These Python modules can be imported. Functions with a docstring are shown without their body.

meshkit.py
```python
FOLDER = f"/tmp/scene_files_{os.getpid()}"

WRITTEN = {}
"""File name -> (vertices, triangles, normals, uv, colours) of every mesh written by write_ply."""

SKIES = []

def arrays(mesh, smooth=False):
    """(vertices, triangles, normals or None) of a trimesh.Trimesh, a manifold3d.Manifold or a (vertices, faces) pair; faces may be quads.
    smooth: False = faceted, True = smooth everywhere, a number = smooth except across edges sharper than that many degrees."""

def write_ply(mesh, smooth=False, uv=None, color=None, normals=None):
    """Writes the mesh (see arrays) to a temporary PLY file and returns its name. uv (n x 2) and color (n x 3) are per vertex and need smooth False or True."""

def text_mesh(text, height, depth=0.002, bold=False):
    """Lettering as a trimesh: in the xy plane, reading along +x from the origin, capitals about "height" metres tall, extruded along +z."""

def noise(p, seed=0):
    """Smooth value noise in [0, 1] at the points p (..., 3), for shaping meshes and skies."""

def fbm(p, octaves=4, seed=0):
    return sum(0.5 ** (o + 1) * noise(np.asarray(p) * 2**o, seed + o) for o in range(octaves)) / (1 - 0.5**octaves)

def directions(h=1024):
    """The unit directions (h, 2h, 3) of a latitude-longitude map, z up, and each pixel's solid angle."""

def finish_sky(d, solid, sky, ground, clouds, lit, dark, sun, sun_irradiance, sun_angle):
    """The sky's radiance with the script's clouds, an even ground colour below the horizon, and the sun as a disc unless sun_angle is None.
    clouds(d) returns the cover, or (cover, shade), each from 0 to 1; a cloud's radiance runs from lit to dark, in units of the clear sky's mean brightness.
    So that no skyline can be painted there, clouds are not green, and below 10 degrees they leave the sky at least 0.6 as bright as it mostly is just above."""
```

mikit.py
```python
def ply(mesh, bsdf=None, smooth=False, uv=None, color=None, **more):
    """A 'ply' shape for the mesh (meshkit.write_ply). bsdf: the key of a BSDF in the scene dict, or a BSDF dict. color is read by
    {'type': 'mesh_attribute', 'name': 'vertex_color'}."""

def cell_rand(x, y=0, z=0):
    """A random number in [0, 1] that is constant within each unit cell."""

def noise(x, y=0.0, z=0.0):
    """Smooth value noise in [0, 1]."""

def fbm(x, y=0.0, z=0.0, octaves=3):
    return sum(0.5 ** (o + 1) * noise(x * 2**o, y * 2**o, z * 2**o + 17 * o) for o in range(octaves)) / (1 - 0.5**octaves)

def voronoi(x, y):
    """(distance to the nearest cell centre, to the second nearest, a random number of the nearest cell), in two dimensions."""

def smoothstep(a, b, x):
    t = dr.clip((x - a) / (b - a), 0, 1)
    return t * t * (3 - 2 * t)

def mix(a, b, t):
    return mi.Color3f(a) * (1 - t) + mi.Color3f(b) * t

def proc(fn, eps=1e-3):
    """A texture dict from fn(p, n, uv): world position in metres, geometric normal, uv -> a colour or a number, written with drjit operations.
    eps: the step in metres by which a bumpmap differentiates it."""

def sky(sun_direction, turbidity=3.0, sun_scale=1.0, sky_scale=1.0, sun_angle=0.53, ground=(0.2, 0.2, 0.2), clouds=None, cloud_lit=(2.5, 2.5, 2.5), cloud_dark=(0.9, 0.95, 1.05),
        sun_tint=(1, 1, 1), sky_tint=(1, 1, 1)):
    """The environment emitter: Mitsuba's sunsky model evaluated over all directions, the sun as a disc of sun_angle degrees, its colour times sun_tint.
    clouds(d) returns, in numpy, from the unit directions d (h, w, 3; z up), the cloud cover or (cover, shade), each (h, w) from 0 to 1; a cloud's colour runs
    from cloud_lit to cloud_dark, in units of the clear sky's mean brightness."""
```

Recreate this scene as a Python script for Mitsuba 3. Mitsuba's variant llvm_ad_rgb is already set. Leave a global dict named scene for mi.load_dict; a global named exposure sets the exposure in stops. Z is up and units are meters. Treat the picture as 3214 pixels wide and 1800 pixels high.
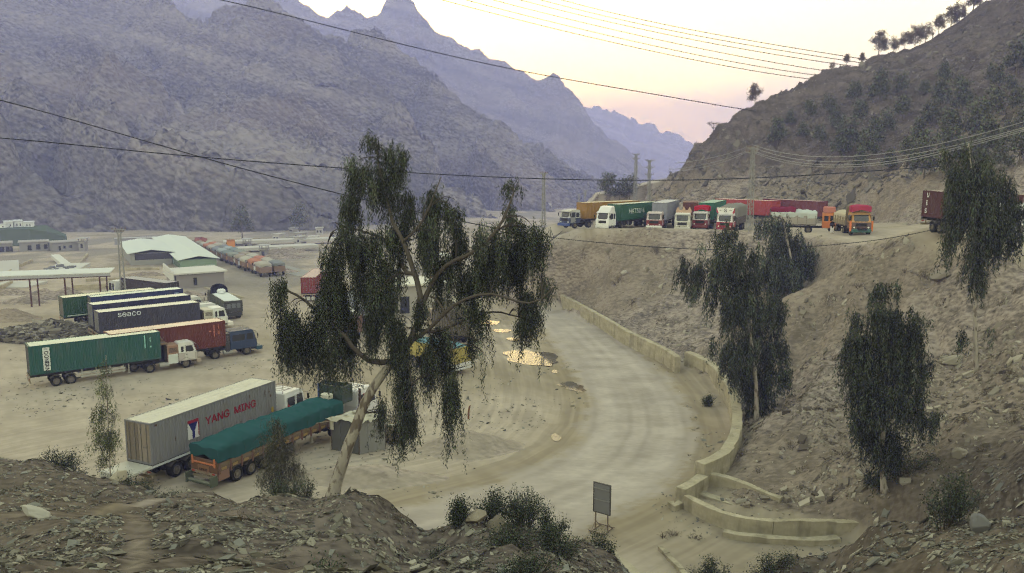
import math, numpy as np, trimesh, drjit as dr, mitsuba as mi, mikit, meshkit
from scipy.interpolate import LinearNDInterpolator
from scipy.ndimage import gaussian_filter, map_coordinates
T = mi.ScalarTransform4f
RAD = math.radians
scene, labels = {}, {}
rng = np.random.default_rng(11)
# ------------------------------------------------------------------ camera, sky, exposure
CAMZ, PITCH, F, CX, CY = 22.0, RAD(8.53), 2577.0, 1607.0, 900.0
cp, sp = math.cos(PITCH), math.sin(PITCH)
HAZE = dict(type='homogeneous', albedo={'type': 'rgb', 'value': [.575, .565, 1.0]}, sigma_t={'type': 'rgb', 'value': [.00047, .00051, .00064]})
scene['haze_air'] = HAZE
scene['camera'] = dict(type='perspective', fov=2 * math.degrees(math.atan(CX / F)), fov_axis='x', near_clip=.1, far_clip=12000.,
    to_world=T().look_at(origin=[0, 0, CAMZ], target=[0, cp, CAMZ - sp], up=[0, 0, 1]), medium={'type': 'ref', 'id': 'haze_air'})
def clouds(d):
    el = np.degrees(np.arcsin(np.clip(d[..., 2], -1, 1))); az = np.degrees(np.arctan2(d[..., 0], d[..., 1]))
    q = np.stack([az * .10, el * .75, az * 0], -1)
    n = meshkit.fbm(q, 5, 3)
    band = np.exp(-((el - 4.3 - .06 * (az - 3)) / 1.25) ** 2)
    c = np.clip((n - .56 + .34 * band) * 5, 0, 1) * np.clip(band * 2.2, 0, 1) * .5
    veil = (.62 + .3 * (meshkit.fbm(d * 2.2 + 5, 4, 9) - .5)) * np.clip(1.15 - el / 70, .1, 1)
    return np.maximum(veil, c), np.where(c > veil, .85, .0) + .75 * c
scene['sky'] = mikit.sky([-.16, 1, .16], turbidity=3.0, sun_scale=0.0, sky_scale=1.0, clouds=clouds, cloud_lit=(1.88, 1.69, .98), cloud_dark=(1.4, 1.22, .85), sky_tint=(1.05, .957, .60))
exposure = 5.3
# ------------------------------------------------------------------ points from the photograph's geometry
def ray(px, py):
    a, b = (np.asarray(px, float) - CX) / F, (np.asarray(py, float) - CY) / F
    return np.stack([a + 0 * b, cp - b * sp + 0 * a, -sp - b * cp + 0 * a], -1)
def at(px, py, Y):
    r = ray(px, py); return np.array([0, 0, CAMZ]) + r * (np.asarray(Y, float) / r[..., 1])[..., None]
def onz(px, py, z=0.0):
    r = ray(px, py); return np.array([0, 0, CAMZ]) + r * ((z - CAMZ) / r[..., 2])[..., None]
def pts(rows):
    a = np.array(rows, float); return at(a[:, 0], a[:, 1], a[:, 2])
sm = lambda a, b, x: (lambda t: t * t * (3 - 2 * t))(np.clip((x - a) / (b - a), 0, 1))
# ------------------------------------------------------------------ the lie of the land
def lot(x, y):
    z = np.interp(y, [0, 110, 200, 300, 450, 700, 1500, 9000], [0, 0, -4, -8, -12, -16, -25, -40])
    return z + .5 * np.exp(-((x + 21) / 14) ** 2 - ((y - 54) / 11) ** 2)
FG = pts([(-900, 1800, 26), (-300, 1800, 24), (0, 1800, 22), (400, 1800, 21), (800, 1800, 20.5), (1150, 1800, 20), (1280, 1830, 23), (1335, 1800, 28), (1385, 1830, 25), (1500, 1800, 23), (1700, 1800, 25), (1800, 1800, 31), (1900, 1800, 38.5),
    (-900, 1300, 56), (-400, 1380, 50), (0, 1440, 45), (150, 1465, 43.5), (300, 1500, 42), (380, 1535, 40.5), (550, 1550, 39.5), (700, 1565, 39), (850, 1575, 38), (1030, 1585, 37), (1100, 1560, 36), (1180, 1532, 35.6), (1240, 1575, 35), (1285, 1650, 34.3), (1335, 1755, 33), (1380, 1790, 31.5),
    (0, 1620, 31), (500, 1660, 29), (900, 1680, 28), (1150, 1690, 27.5), (1240, 1740, 27.5),
    (1440, 1680, 33), (1500, 1622, 33.5), (1580, 1612, 34), (1700, 1645, 34.5), (1800, 1690, 36), (1860, 1730, 38.5), (1500, 1720, 28), (1650, 1720, 29)])
FGX = [(0, 0, 20.4), (-40, 0, 19), (40, 0, 19), (-14, 10, 15.6), (0, 10, 16), (14, 10, 13), (8, 20, 9), (11, 28, 4.5), (-60, 10, 17), (60, -5, 21), (0, -20, 26), (-80, -20, 26), (80, -20, 26)]
def skirt(rows, out, dz):
    a = pts(rows); r = a[:, :2] / np.linalg.norm(a[:, :2], axis=1, keepdims=True)
    return np.column_stack([a[:, :2] + r * out, a[:, 2] - dz])
CREST = [(-900, 1300, 56), (-400, 1380, 50), (0, 1440, 45), (150, 1465, 43.5), (300, 1500, 42), (380, 1535, 40.5), (550, 1550, 39.5), (700, 1565, 39), (850, 1575, 38), (1030, 1585, 37), (1180, 1532, 35.6), (1240, 1575, 35), (1285, 1650, 34.3), (1335, 1755, 33), (1380, 1790, 31.5), (1440, 1670, 33), (1580, 1612, 34), (1700, 1645, 34.5), (1800, 1690, 36), (1860, 1730, 38.5)]
FGR = pts([(2380, 1800, 40), (2450, 1800, 36), (2560, 1800, 31), (2700, 1800, 27), (3000, 1800, 24), (3214, 1800, 22), (3600, 1800, 20), (2560, 1730, 38), (2640, 1705, 37.5), (2750, 1662, 37), (2850, 1622, 35.5), (2920, 1603, 34.5), (3050, 1628, 32), (3214, 1600, 30), (3600, 1500, 28), (2480, 1760, 40), (2850, 1720, 29), (3050, 1720, 27)])
FGRS = skirt([(2560, 1730, 38), (2640, 1705, 37.5), (2750, 1662, 37), (2850, 1622, 35.5), (2920, 1603, 34.5), (3050, 1628, 32), (3214, 1600, 30), (3600, 1500, 28)], 6, 6)
RS = pts([(1690, 850, 150), (1740, 920, 134), (1790, 950, 126), (1670, 760, 160),
    (1722, 724, 130), (1800, 717, 128), (2000, 713, 125), (2200, 717, 122), (2350, 723, 118), (2500, 735, 110), (2700, 765, 96), (2900, 790, 80), (3100, 800, 72), (3214, 830, 66), (3600, 860, 62),
    (1900, 900, 118), (1900, 985, 112), (2000, 1040, 103), (2150, 1000, 103), (2150, 850, 116), (2150, 1110, 90), (2250, 1200, 79), (2300, 1290, 71), (2320, 1400, 62.5), (2250, 1480, 56), (2500, 950, 98), (2600, 850, 98), (2450, 1200, 76), (2450, 1350, 60), (2600, 1100, 74), (2600, 1300, 58.5), (2500, 1450, 54), (2430, 1530, 51), (2300, 1560, 50.5), (2600, 1590, 48), (2700, 1500, 50),
    (2800, 1000, 76), (2800, 1200, 61), (2800, 1400, 50.5), (2950, 850, 77), (3000, 900, 73), (3000, 1100, 62), (3000, 1300, 51.5), (3000, 1480, 45), (2850, 1560, 45), (3214, 900, 67), (3214, 1100, 56), (3214, 1300, 46), (3214, 1500, 38), (3600, 1100, 50), (3600, 1500, 33),
    # terrace, then the hill behind it
    (2000, 690, 150), (2300, 685, 160), (2700, 695, 142), (2850, 705, 122), (3100, 700, 104), (3214, 695, 98), (3600, 690, 90), (2890, 712, 84), (3080, 735, 72), (3150, 738, 68),
    (2500, 500, 190), (2700, 450, 185), (2900, 400, 180), (3214, 300, 170), (2500, 600, 166), (2700, 590, 150), (2900, 560, 134), (3214, 500, 118), (3600, 450, 105), (3600, 150, 170),
    (2140, 520, 214), (2200, 450, 215), (2300, 362, 217), (2370, 335, 220), (2500, 277, 225), (2600, 227, 230), (2700, 198, 233), (2850, 162, 238), (2930, 122, 240), (3050, 42, 245), (3214, -40, 250), (3500, -150, 255), (2250, 560, 195), (2110, 590, 205)])
RSX = [(12, 131, 11.5), (20, 131, 11.5), (28, 131, 11.5), (35, 127, 11.5), (16, 138, 11.4), (26, 138, 11.4), (36, 136, 11.5), (42, 120, 11.8), (6, 148, 11.4), (3, 160, 2), (-6, 160, -8), (-12, 150, -8), (-8, 138, -8), (0, 122, -6), (7, 108, -6), (10, 100, -6), (13, 84, -5), (14, 72, -4), (14, 62, -4), (10, 54, -4), (8, 50, -4), (10, 46, -4), (20, 43, -3),
    (30, 200, 9), (16, 196, 5), (30, 215, 8), (20, 240, -15), (60, 270, 10), (120, 290, 30), (180, 300, 70), (10, 290, -20), (-10, 200, -15), (150, 60, 60), (150, 20, 40), (170, 180, 95), (40, 20, 8), (60, 20, 12), (30, 30, 4)]
_g = np.mgrid[-140:190:1.0, -22:306:1.0]
def field(p, fill):
    p = np.asarray(p, float); f = LinearNDInterpolator(p[:, :2], p[:, 2], fill_value=fill)
    return f(_g[0], _g[1])
_fg = np.maximum(field(np.vstack([FG, FGX, skirt(CREST, 9, 9), [(-40, 30, 12), (-70, 40, 10)]]), -9), field(np.vstack([FGR, FGRS, [(30, 20, 8), (60, 10, 12), (20, 0, 15), (6, 18, 4), (10, 27, 3), (14, 36, 0)]]), -9))
_rs = field(np.vstack([RS, RSX]), -30)
_wl = np.array([onz(a, b, 0.)[:2] for a, b in ((1700, 968), (1752, 972), (1806, 998), (1864, 1032), (1975, 1096), (2078, 1144), (2150, 1172), (2200, 1205), (2244, 1252), (2262, 1300), (2262, 1350), (2240, 1400), (2205, 1440), (2172, 1490), (2190, 1530), (2150, 1600), (2290, 1668), (2500, 1690), (2640, 1690), (2600, 1800), (1000, 1900), (0, 1500), (0, 1100), (1500, 985))])
import shapely
_in = gaussian_filter(shapely.contains_xy(shapely.Polygon(_wl), _g[0], _g[1]).astype(float), .5)
_rs = _rs * (1 - _in) - 6. * _in
_base = np.maximum(np.maximum(_fg, _rs), lot(_g[0], _g[1]))
_base = gaussian_filter(_base, .7)
TERR = np.vstack([pts([(1722, 724, 130), (1800, 717, 128), (2000, 713, 125), (2200, 717, 122), (2350, 723, 118), (2500, 735, 110), (2700, 765, 96), (2900, 790, 80), (3100, 800, 72), (3214, 830, 66), (3600, 860, 62), (3600, 690, 90), (3214, 705, 98), (3100, 712, 102), (2850, 705, 120), (2700, 695, 140), (2300, 685, 158), (2000, 690, 158)])[:, :2], [(6, 150)]])
import shapely
_flat = gaussian_filter(shapely.contains_xy(shapely.Polygon(TERR), _g[0], _g[1]).astype(float), 1.0)
_up = sm(.05, .9, np.maximum(_fg, _rs) - lot(_g[0], _g[1])) * (1 - _flat)          # 0 on the flat, 1 on slopes
gx, gy = np.gradient(_base)
_steep = gaussian_filter(np.hypot(gx, gy), 1.5) * 1.0
def samp(a, x, y):
    x, y = np.broadcast_arrays(np.asarray(x, float), np.asarray(y, float))
    return map_coordinates(a, [np.atleast_1d(np.clip(x + 140, 0, a.shape[0] - 1)), np.atleast_1d(np.clip(y + 22, 0, a.shape[1] - 1))], order=1).reshape(x.shape)
def inside(x, y): return (x > -140) & (x < 189) & (y > -22) & (y < 305)
def slopes(x, y): return samp(_up, x, y) * samp(_steep, x, y)
def ground(x, y):
    x, y = np.broadcast_arrays(np.asarray(x, float), np.asarray(y, float))
    z = np.where(inside(x, y), samp(_base, x, y), lot(x, y))
    w = np.where(inside(x, y), np.clip(samp(_up, x, y), 0, 1) * np.clip(.25 + 1.6 * samp(_steep, x, y), 0, 1), 0)
    p = np.stack([x, y, z], -1)
    r = 1 - np.abs(2 * meshkit.fbm(p * [.16, .16, .1], 3, 5) - 1)
    far = sm(120, 170, y)
    z = z + w * ((meshkit.fbm(p * .45, 4, 1) - .5) * 1.5 + (r - .75) * 1.6 * (1 + 3 * far) + (meshkit.fbm(p * [1.4, 1.4, 3], 3, 2) - .5) * .5)
    c, a = .8 * x - .6 * y, .6 * x + .8 * y
    rill = 1 - np.abs(2 * meshkit.fbm(np.stack([c * .33 + meshkit.noise(p * .2, 6) * 1.5, a * .05, z * 0], -1), 3, 12) - 1)
    z = z + w * (rill - .8) * 1.5 * sm(48, 56, y)
    flat = 1 - np.clip(w * 2, 0, 1)
    z = z + flat * ((meshkit.fbm(p * [.10, .22, 0], 3, 8) - .5) * .28 + (meshkit.fbm(p * [.5, 1.6, 0], 3, 7) - .5) * .10 * sm(200, 90, y))
    return z
# road: a hairpin; centre line and half widths
ROADPX = [(1480, 770), (1560, 845), (1640, 905), (1710, 960), (1810, 1035), (1905, 1125), (1975, 1220), (2010, 1320), (1985, 1410), (1890, 1495), (1720, 1575), (1500, 1640), (1300, 1700), (1050, 1780), (700, 1900)]
_r = np.array([onz(px, py, lot(0, onz(px, py)[1]) ) for px, py in ROADPX])[:, :2]
from scipy.interpolate import CubicSpline
_t = np.r_[0, np.cumsum(np.linalg.norm(np.diff(_r, axis=0), axis=1))]
ROAD = CubicSpline(_t, _r)(np.linspace(0, _t[-1], 40))
def dseg(x, y, line):
    d = np.full(np.shape(x), 1e9)
    for a, b in zip(line[:-1], line[1:]):
        e = b - a; t = np.clip(((x - a[0]) * e[0] + (y - a[1]) * e[1]) / (e @ e), 0, 1)
        d = np.minimum(d, np.hypot(x - a[0] - t * e[0], y - a[1] - t * e[1]))
    return d
# ------------------------------------------------------------------ materials
C3 = lambda *c: mi.Color3f(*c)
def rgb(c): return {'type': 'rgb', 'value': list(c)}
def ddseg(p, line):
    d = mi.Float(1e9)
    for a, b in zip(line[:-1], line[1:]):
        e = b - a; ex, ey = float(e[0]), float(e[1])
        t = dr.clip(((p.x - float(a[0])) * ex + (p.y - float(a[1])) * ey) / (ex * ex + ey * ey), 0, 1)
        d = dr.minimum(d, dr.square(p.x - float(a[0]) - t * ex) + dr.square(p.y - float(a[1]) - t * ey))
    return dr.sqrt(d)
N, FB, SS, MIX = mikit.noise, mikit.fbm, mikit.smoothstep, mikit.mix
def ground_color(p, n, uv):          # uv.x: slope (1) or trodden flat (0); uv.y: metres from the road's centre line
    fine = FB(p.x * 2.3, p.y * 4.6, p.z * 4, 3); mid = FB(p.x * .3, p.y * .55, p.z * .4, 4); big = N(p.x * .06, p.y * .06, 9)
    along = FB(uv.y * 1.3, p.x * .03, p.y * .03, 2) * .7 + .3 * FB(p.x * .7, p.y * .7, 8, 3); rut = MIX(C3(.5), C3(FB(uv.y * 2.6, p.x * .10, p.y * .10 + 7, 3)), SS(44, 10, uv.y + (big - .5) * 16) * .9 + .1).x; rut = rut * .7 + .3 * FB(p.x * .9 + p.y * .5, p.y * .25 - p.x * .12, 3, 3)
    flat = MIX(C3(.248, .207, .165), C3(.43, .372, .305), mid * .6 + fine * .28 + rut * .2)
    flat = MIX(flat, C3(.215, .18, .125), SS(.5, .8, big) * .55)
    flat = MIX(flat, C3(.22, .178, .115), SS(9.5, 5., uv.y) * .65) * (.88 + .24 * SS(.3, .7, rut))
    flat = MIX(flat, MIX(C3(.13, .115, .105), C3(.27, .25, .22), fine), SS(.47, .62, FB(p.x * .06, p.y * .025, 2, 4)) * SS(115, 165, p.y) * .75)
    asphalt = MIX(C3(.285, .25, .222), C3(.465, .415, .375), SS(.2, .8, mid * .4 + along * .6)) * (.88 + .24 * fine)
    flat = MIX(flat, asphalt, SS(5.6, 3.4, uv.y + (mid - .5) * 3.4 + (fine - .5) * 1.6) * .85)
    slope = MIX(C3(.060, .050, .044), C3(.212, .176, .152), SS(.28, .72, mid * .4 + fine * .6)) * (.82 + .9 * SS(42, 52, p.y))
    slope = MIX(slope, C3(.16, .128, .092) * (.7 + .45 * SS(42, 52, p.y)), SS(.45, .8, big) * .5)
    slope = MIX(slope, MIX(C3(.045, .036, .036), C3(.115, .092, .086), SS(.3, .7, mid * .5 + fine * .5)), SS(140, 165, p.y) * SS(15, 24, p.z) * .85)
    return MIX(flat, slope, SS(.2, .75, uv.x + (mid - .5) * .5))
def mount_color(p, n, uv):
    s = p.z + p.x * .32 + (FB(p.x * .008, p.y * .008, p.z * .008, 2) - .5) * 12
    fine = FB(p.x * .4, p.y * .4, s * .6, 5); band = FB(s * .07, p.x * .006, p.y * .006, 4); big = FB(p.x * .012, p.y * .012, p.z * .02, 3)
    rock = MIX(C3(.055, .051, .056), C3(.28, .255, .24), SS(.30, .70, fine * .55 + band * .45))
    rock = MIX(rock, C3(.20, .155, .125), SS(.55, .70, big) * .3)
    return MIX(rock, C3(.13, .122, .12), SS(.42, .25, big) * .5)
def crag_relief(p, n, uv):
    w = FB(p.x * .03, p.y * .03, p.z * .03, 2) * 2
    return (1 - dr.abs(2 * FB(p.x * .10 + w, p.y * .10, p.z * .14, 4) - 1)) + .8 * FB(p.x * .22, p.y * .22, (p.z + p.x * .3) * .5, 3)
def bumpy(base, fn, scale, eps):
    return {'type': 'twosided', 'b': {'type': 'bumpmap', 'arbitrary': mikit.proc(fn, eps), 'scale': scale, 'bsdf': base}}
def diff(fn): return {'type': 'diffuse', 'reflectance': mikit.proc(fn)}
def ground_relief(p, n, uv): return FB(p.x * 3.1, p.y * 3.1, p.z * 3.1, 4) * (.4 + .6 * uv.x) + (1 - uv.x) * SS(40, 8, uv.y) * .6 * FB(uv.y * 1.7, p.x * .08, p.y * .08 + 7, 3)
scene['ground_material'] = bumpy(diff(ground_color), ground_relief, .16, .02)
scene['mountain_material'] = bumpy(diff(mount_color), crag_relief, 6.5, .5)
# ------------------------------------------------------------------ building helpers
def add(key, mesh, bsdf, smooth=False, color=None, **more):
    k, i = key, 0
    while k in scene: i += 1; k = f'{key}_{i:03d}'
    scene[k] = mikit.ply(mesh, bsdf, smooth=smooth, color=color, **more); return k
def tag(k, label=None, category=None, group=None, kind=None):
    labels[k] = {a: b for a, b in (('label', label), ('category', category), ('group', group), ('kind', kind)) if b}
def grid_mesh(xs, ys, zf):
    X, Y = np.meshgrid(xs, ys, indexing='ij'); Z = zf(X, Y); n, m = X.shape
    i = np.arange(n * m).reshape(n, m)
    f = np.stack([i[:-1, :-1], i[1:, :-1], i[1:, 1:], i[:-1, 1:]], -1).reshape(-1, 4)
    return np.stack([X, Y, Z], -1).reshape(-1, 3), f
def grow(a, b, s0, g):
    o = [a]; s = s0
    while o[-1] < b: s *= g; o.append(o[-1] + s)
    return o[1:]
xs = np.r_[[-v for v in grow(60, 4000, .5, 1.06)][::-1], np.arange(-60, 75, .5), grow(75, 4000, .5, 1.05)]
ys = np.r_[[-v for v in grow(12, 300, .6, 1.25)][::-1], np.arange(-12, 150, .5), grow(150, 262, .5, 1.006), grow(262, 6000, 1.4, 1.08)]
V, Q = grid_mesh(xs, ys, ground)
cen = V[Q].mean(1)
upf = np.where(inside(cen[:, 0], cen[:, 1]), samp(_up, cen[:, 0], cen[:, 1]), 0)
isroad = (dseg(cen[:, 0], cen[:, 1], ROAD) < 4.6) & (upf < .5)
vu = np.where(inside(V[:, 0], V[:, 1]), samp(_up, V[:, 0], V[:, 1]), 0); 
PATH = np.array([onz(a, b, c)[:2] for a, b, c in ((-100, 1550, 9), (0, 1560, 9), (250, 1590, 8.5), (420, 1560, 7.5), (520, 1550, 7))])
PATH2 = np.array([onz(a, b, c)[:2] for a, b, c in ((400, 1580, 8), (440, 1660, 9), (430, 1740, 10.5), (420, 1850, 12))])
vu = vu * (1 - .5 * np.exp(-(np.minimum(dseg(V[:, 0], V[:, 1], PATH), dseg(V[:, 0], V[:, 1], PATH2)) / .55) ** 2)); vd = np.minimum(dseg(V[:, 0], V[:, 1], ROAD), 60)
def patch(key, mask, label):
    q = Q[mask]; u, inv = np.unique(q, return_inverse=True)
    scene[key] = mikit.ply((V[u], inv.reshape(q.shape)), 'ground_material', smooth=True, uv=np.stack([vu[u], vd[u]], 1)); tag(key, label, kind='structure')
near = cen[:, 1] < 50
patch('road', isroad, 'dusty grey hairpin road curving round the parapet wall')
patch('lot_ground', ~isroad & (upf < .5), 'pale rutted dirt of the lorry park and valley floor')
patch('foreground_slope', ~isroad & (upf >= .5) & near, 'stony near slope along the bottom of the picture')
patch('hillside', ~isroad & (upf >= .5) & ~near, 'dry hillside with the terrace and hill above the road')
# ------------------------------------------------------------------ mountains: ridge lines with spurs
def ridge_field(X, Y, lines, slope, k=.06):
    Z = np.full(X.shape, -60.)
    for line in lines:
        s = line[0] if np.isscalar(line[0]) else slope
        P = at(*np.array(line[1:] if np.isscalar(line[0]) else line, float).T)
        for a, b in zip(P[:-1], P[1:]):
            e = (b - a)[:2]; t = np.clip(((X - a[0]) * e[0] + (Y - a[1]) * e[1]) / (e @ e), 0, 1)
            d = np.hypot(X - a[0] - t * e[0], Y - a[1] - t * e[1])
            h = a[2] + t * (b[2] - a[2]) - s * d
            m = np.maximum(Z, h); Z = m + np.log1p(np.exp(-np.abs(Z - h) * k)) / k - 0
            Z = np.where(np.abs(h) > 0, Z, Z)
    return Z
def mountain(key, x0, x1, y0, y1, st, lines, slope, amp, seed, label, k=.08, dirn=1., rough=1.):
    def z(X, Y):
        p = np.stack([X, Y, X * 0], -1)
        wx = (meshkit.fbm(p * .012, 3, seed) - .5) * 46; wy = (meshkit.fbm(p * .012 + 9, 3, seed + 1) - .5) * 46
        Z = ridge_field(X + wx * amp / 30, Y + wy * amp / 30, lines, slope, k)
        q = np.stack([X + Z * .6, Y, Z], -1)
        c, a = (X + Y * dirn) / 1.414, (X - Y * dirn) / 1.414; wob = (meshkit.fbm(p * .01 + 3, 3, seed + 6) - .5) * 2.2
        g1 = 1 - np.abs(2 * meshkit.fbm(np.stack([c / 75 + wob, a / 420, Z / 300], -1), 3, seed + 2) - 1)
        g2 = 1 - np.abs(2 * meshkit.fbm(np.stack([c / 24 + wob * 3, a / 110, Z / 60], -1), 3, seed + 3) - 1)
        r3 = 1 - np.abs(2 * meshkit.fbm(q * [.09, .09, .16], 4, seed + 4) - 1)
        led = meshkit.fbm(np.stack([(Z + X * .35) * .11 + wob, X * .012, Y * .012], -1), 3, seed + 5)
        return Z + (g1 - .80) * amp * 3.6 + ((g2 - .78) * amp * 1.1 + (r3 - .75) * amp * .55 + (led - .5) * amp * .5) * rough
    v, f = grid_mesh(np.arange(x0, x1, st), np.arange(y0, y1, st), z)
    keep = v[f][:, :, 2].max(1) > -45; f = f[keep]; u, inv = np.unique(f, return_inverse=True)
    scene[key] = mikit.ply((v[u], inv.reshape(f.shape)), 'mountain_material', smooth=True); tag(key, label, kind='structure')
mountain('mountain', -860, 400, 340, 1010, 2.1, [
    [(-600, -160, 820), (-200, -80, 850), (100, -60, 880), (380, -10, 900), (480, 25, 900), (620, 70, 880), (780, 115, 860), (900, 92, 870), (1010, 125, 890), (1100, 185, 880), (1200, 275, 860), (1330, 420, 850), (1480, 550, 830), (1600, 640, 820), (1680, 710, 800)],
    [.75, (480, 25, 900), (560, 180, 760), (620, 330, 640), (760, 480, 530), (900, 640, 450)],
    [.75, (100, -60, 880), (250, 160, 720), (360, 290, 610), (480, 420, 520), (600, 560, 430), (720, 690, 390)],
    [.75, (-200, -80, 850), (0, 250, 620), (120, 350, 540), (220, 480, 470), (330, 620, 410), (420, 720, 380)],
    [.75, (780, 115, 860), (800, 270, 700), (900, 400, 600), (1010, 520, 520), (1080, 640, 470)],
    [.75, (1100, 150, 880), (1120, 330, 720), (1220, 470, 620), (1330, 600, 560)],
    [.75, (-500, 380, 520), (0, 500, 430), (150, 530, 410), (250, 620, 385)],
    [.9, (500, 520, 480), (560, 600, 430), (600, 700, 395)]], .62, 26, 21, 'craggy bare mountainside rising beyond the lorry park')
mountain('far_mountain', -800, 900, 1150, 2100, 6, [
    [(-200, -150, 1700), (500, -110, 1700), (760, -60, 1700), (900, 0, 1690), (970, 58, 1690), (1015, 92, 1690), (1060, 55, 1690), (1130, 65, 1690), (1200, 30, 1680), (1270, 65, 1670), (1330, 95, 1660), (1420, 120, 1640), (1500, 165, 1620), (1580, 225, 1600), (1650, 285, 1580), (1700, 345, 1560), (1718, 360, 1560), (1740, 322, 1555), (1775, 350, 1550), (1800, 480, 1540), (1830, 530, 1520), (1900, 630, 1450), (1980, 730, 1380)],
    [1.1, (1270, -5, 1670), (1330, 200, 1500), (1450, 400, 1350), (1600, 560, 1250)],
    [1.1, (1740, 262, 1555), (1760, 420, 1420), (1800, 560, 1320)]], 1.0, 19, 41, 'high blue hazy mountain with a jagged crest', .05, rough=.4)
mountain('distant_mountain', 100, 1500, 2500, 3600, 14, [
    [(1500, 380, 3000), (1810, 365, 3000), (1860, 366, 3000), (1960, 396, 3000), (2060, 430, 2990), (2160, 475, 2960), (2300, 560, 2900), (2500, 600, 2800)]], .7, 40, 61, 'farthest pale blue ridge at the end of the valley', .03, rough=.4)
#PART2
# ------------------------------------------------------------------ object materials (colour per vertex)
VC = {'type': 'mesh_attribute', 'name': 'vertex_color'}
scene['matte'] = {'type': 'twosided', 'b': {'type': 'diffuse', 'reflectance': VC}}
def dust(p, n, uv):
    return dr.clip(.02 + .20 * SS(.5, .85, FB(p.x * 1.3, p.y * 1.3, p.z * .5, 4)) + .16 * SS(.64, .8, FB(p.x * 6, p.y * 6, p.z * .8, 3)) + .22 * dr.maximum(n.z, 0), 0, .6)
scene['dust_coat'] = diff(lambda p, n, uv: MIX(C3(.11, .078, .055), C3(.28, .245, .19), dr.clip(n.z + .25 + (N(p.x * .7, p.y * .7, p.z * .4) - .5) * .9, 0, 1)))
scene['paint'] = {'type': 'twosided', 'b': {'type': 'blendbsdf', 'weight': mikit.proc(dust), 'a': {'type': 'principled', 'base_color': VC, 'roughness': .42, 'specular': .45}, 'b': {'type': 'ref', 'id': 'dust_coat'}}}
scene['glass'] = {'type': 'twosided', 'b': {'type': 'principled', 'base_color': rgb((.018, .02, .024)), 'roughness': .09, 'specular': .6}}
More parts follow.
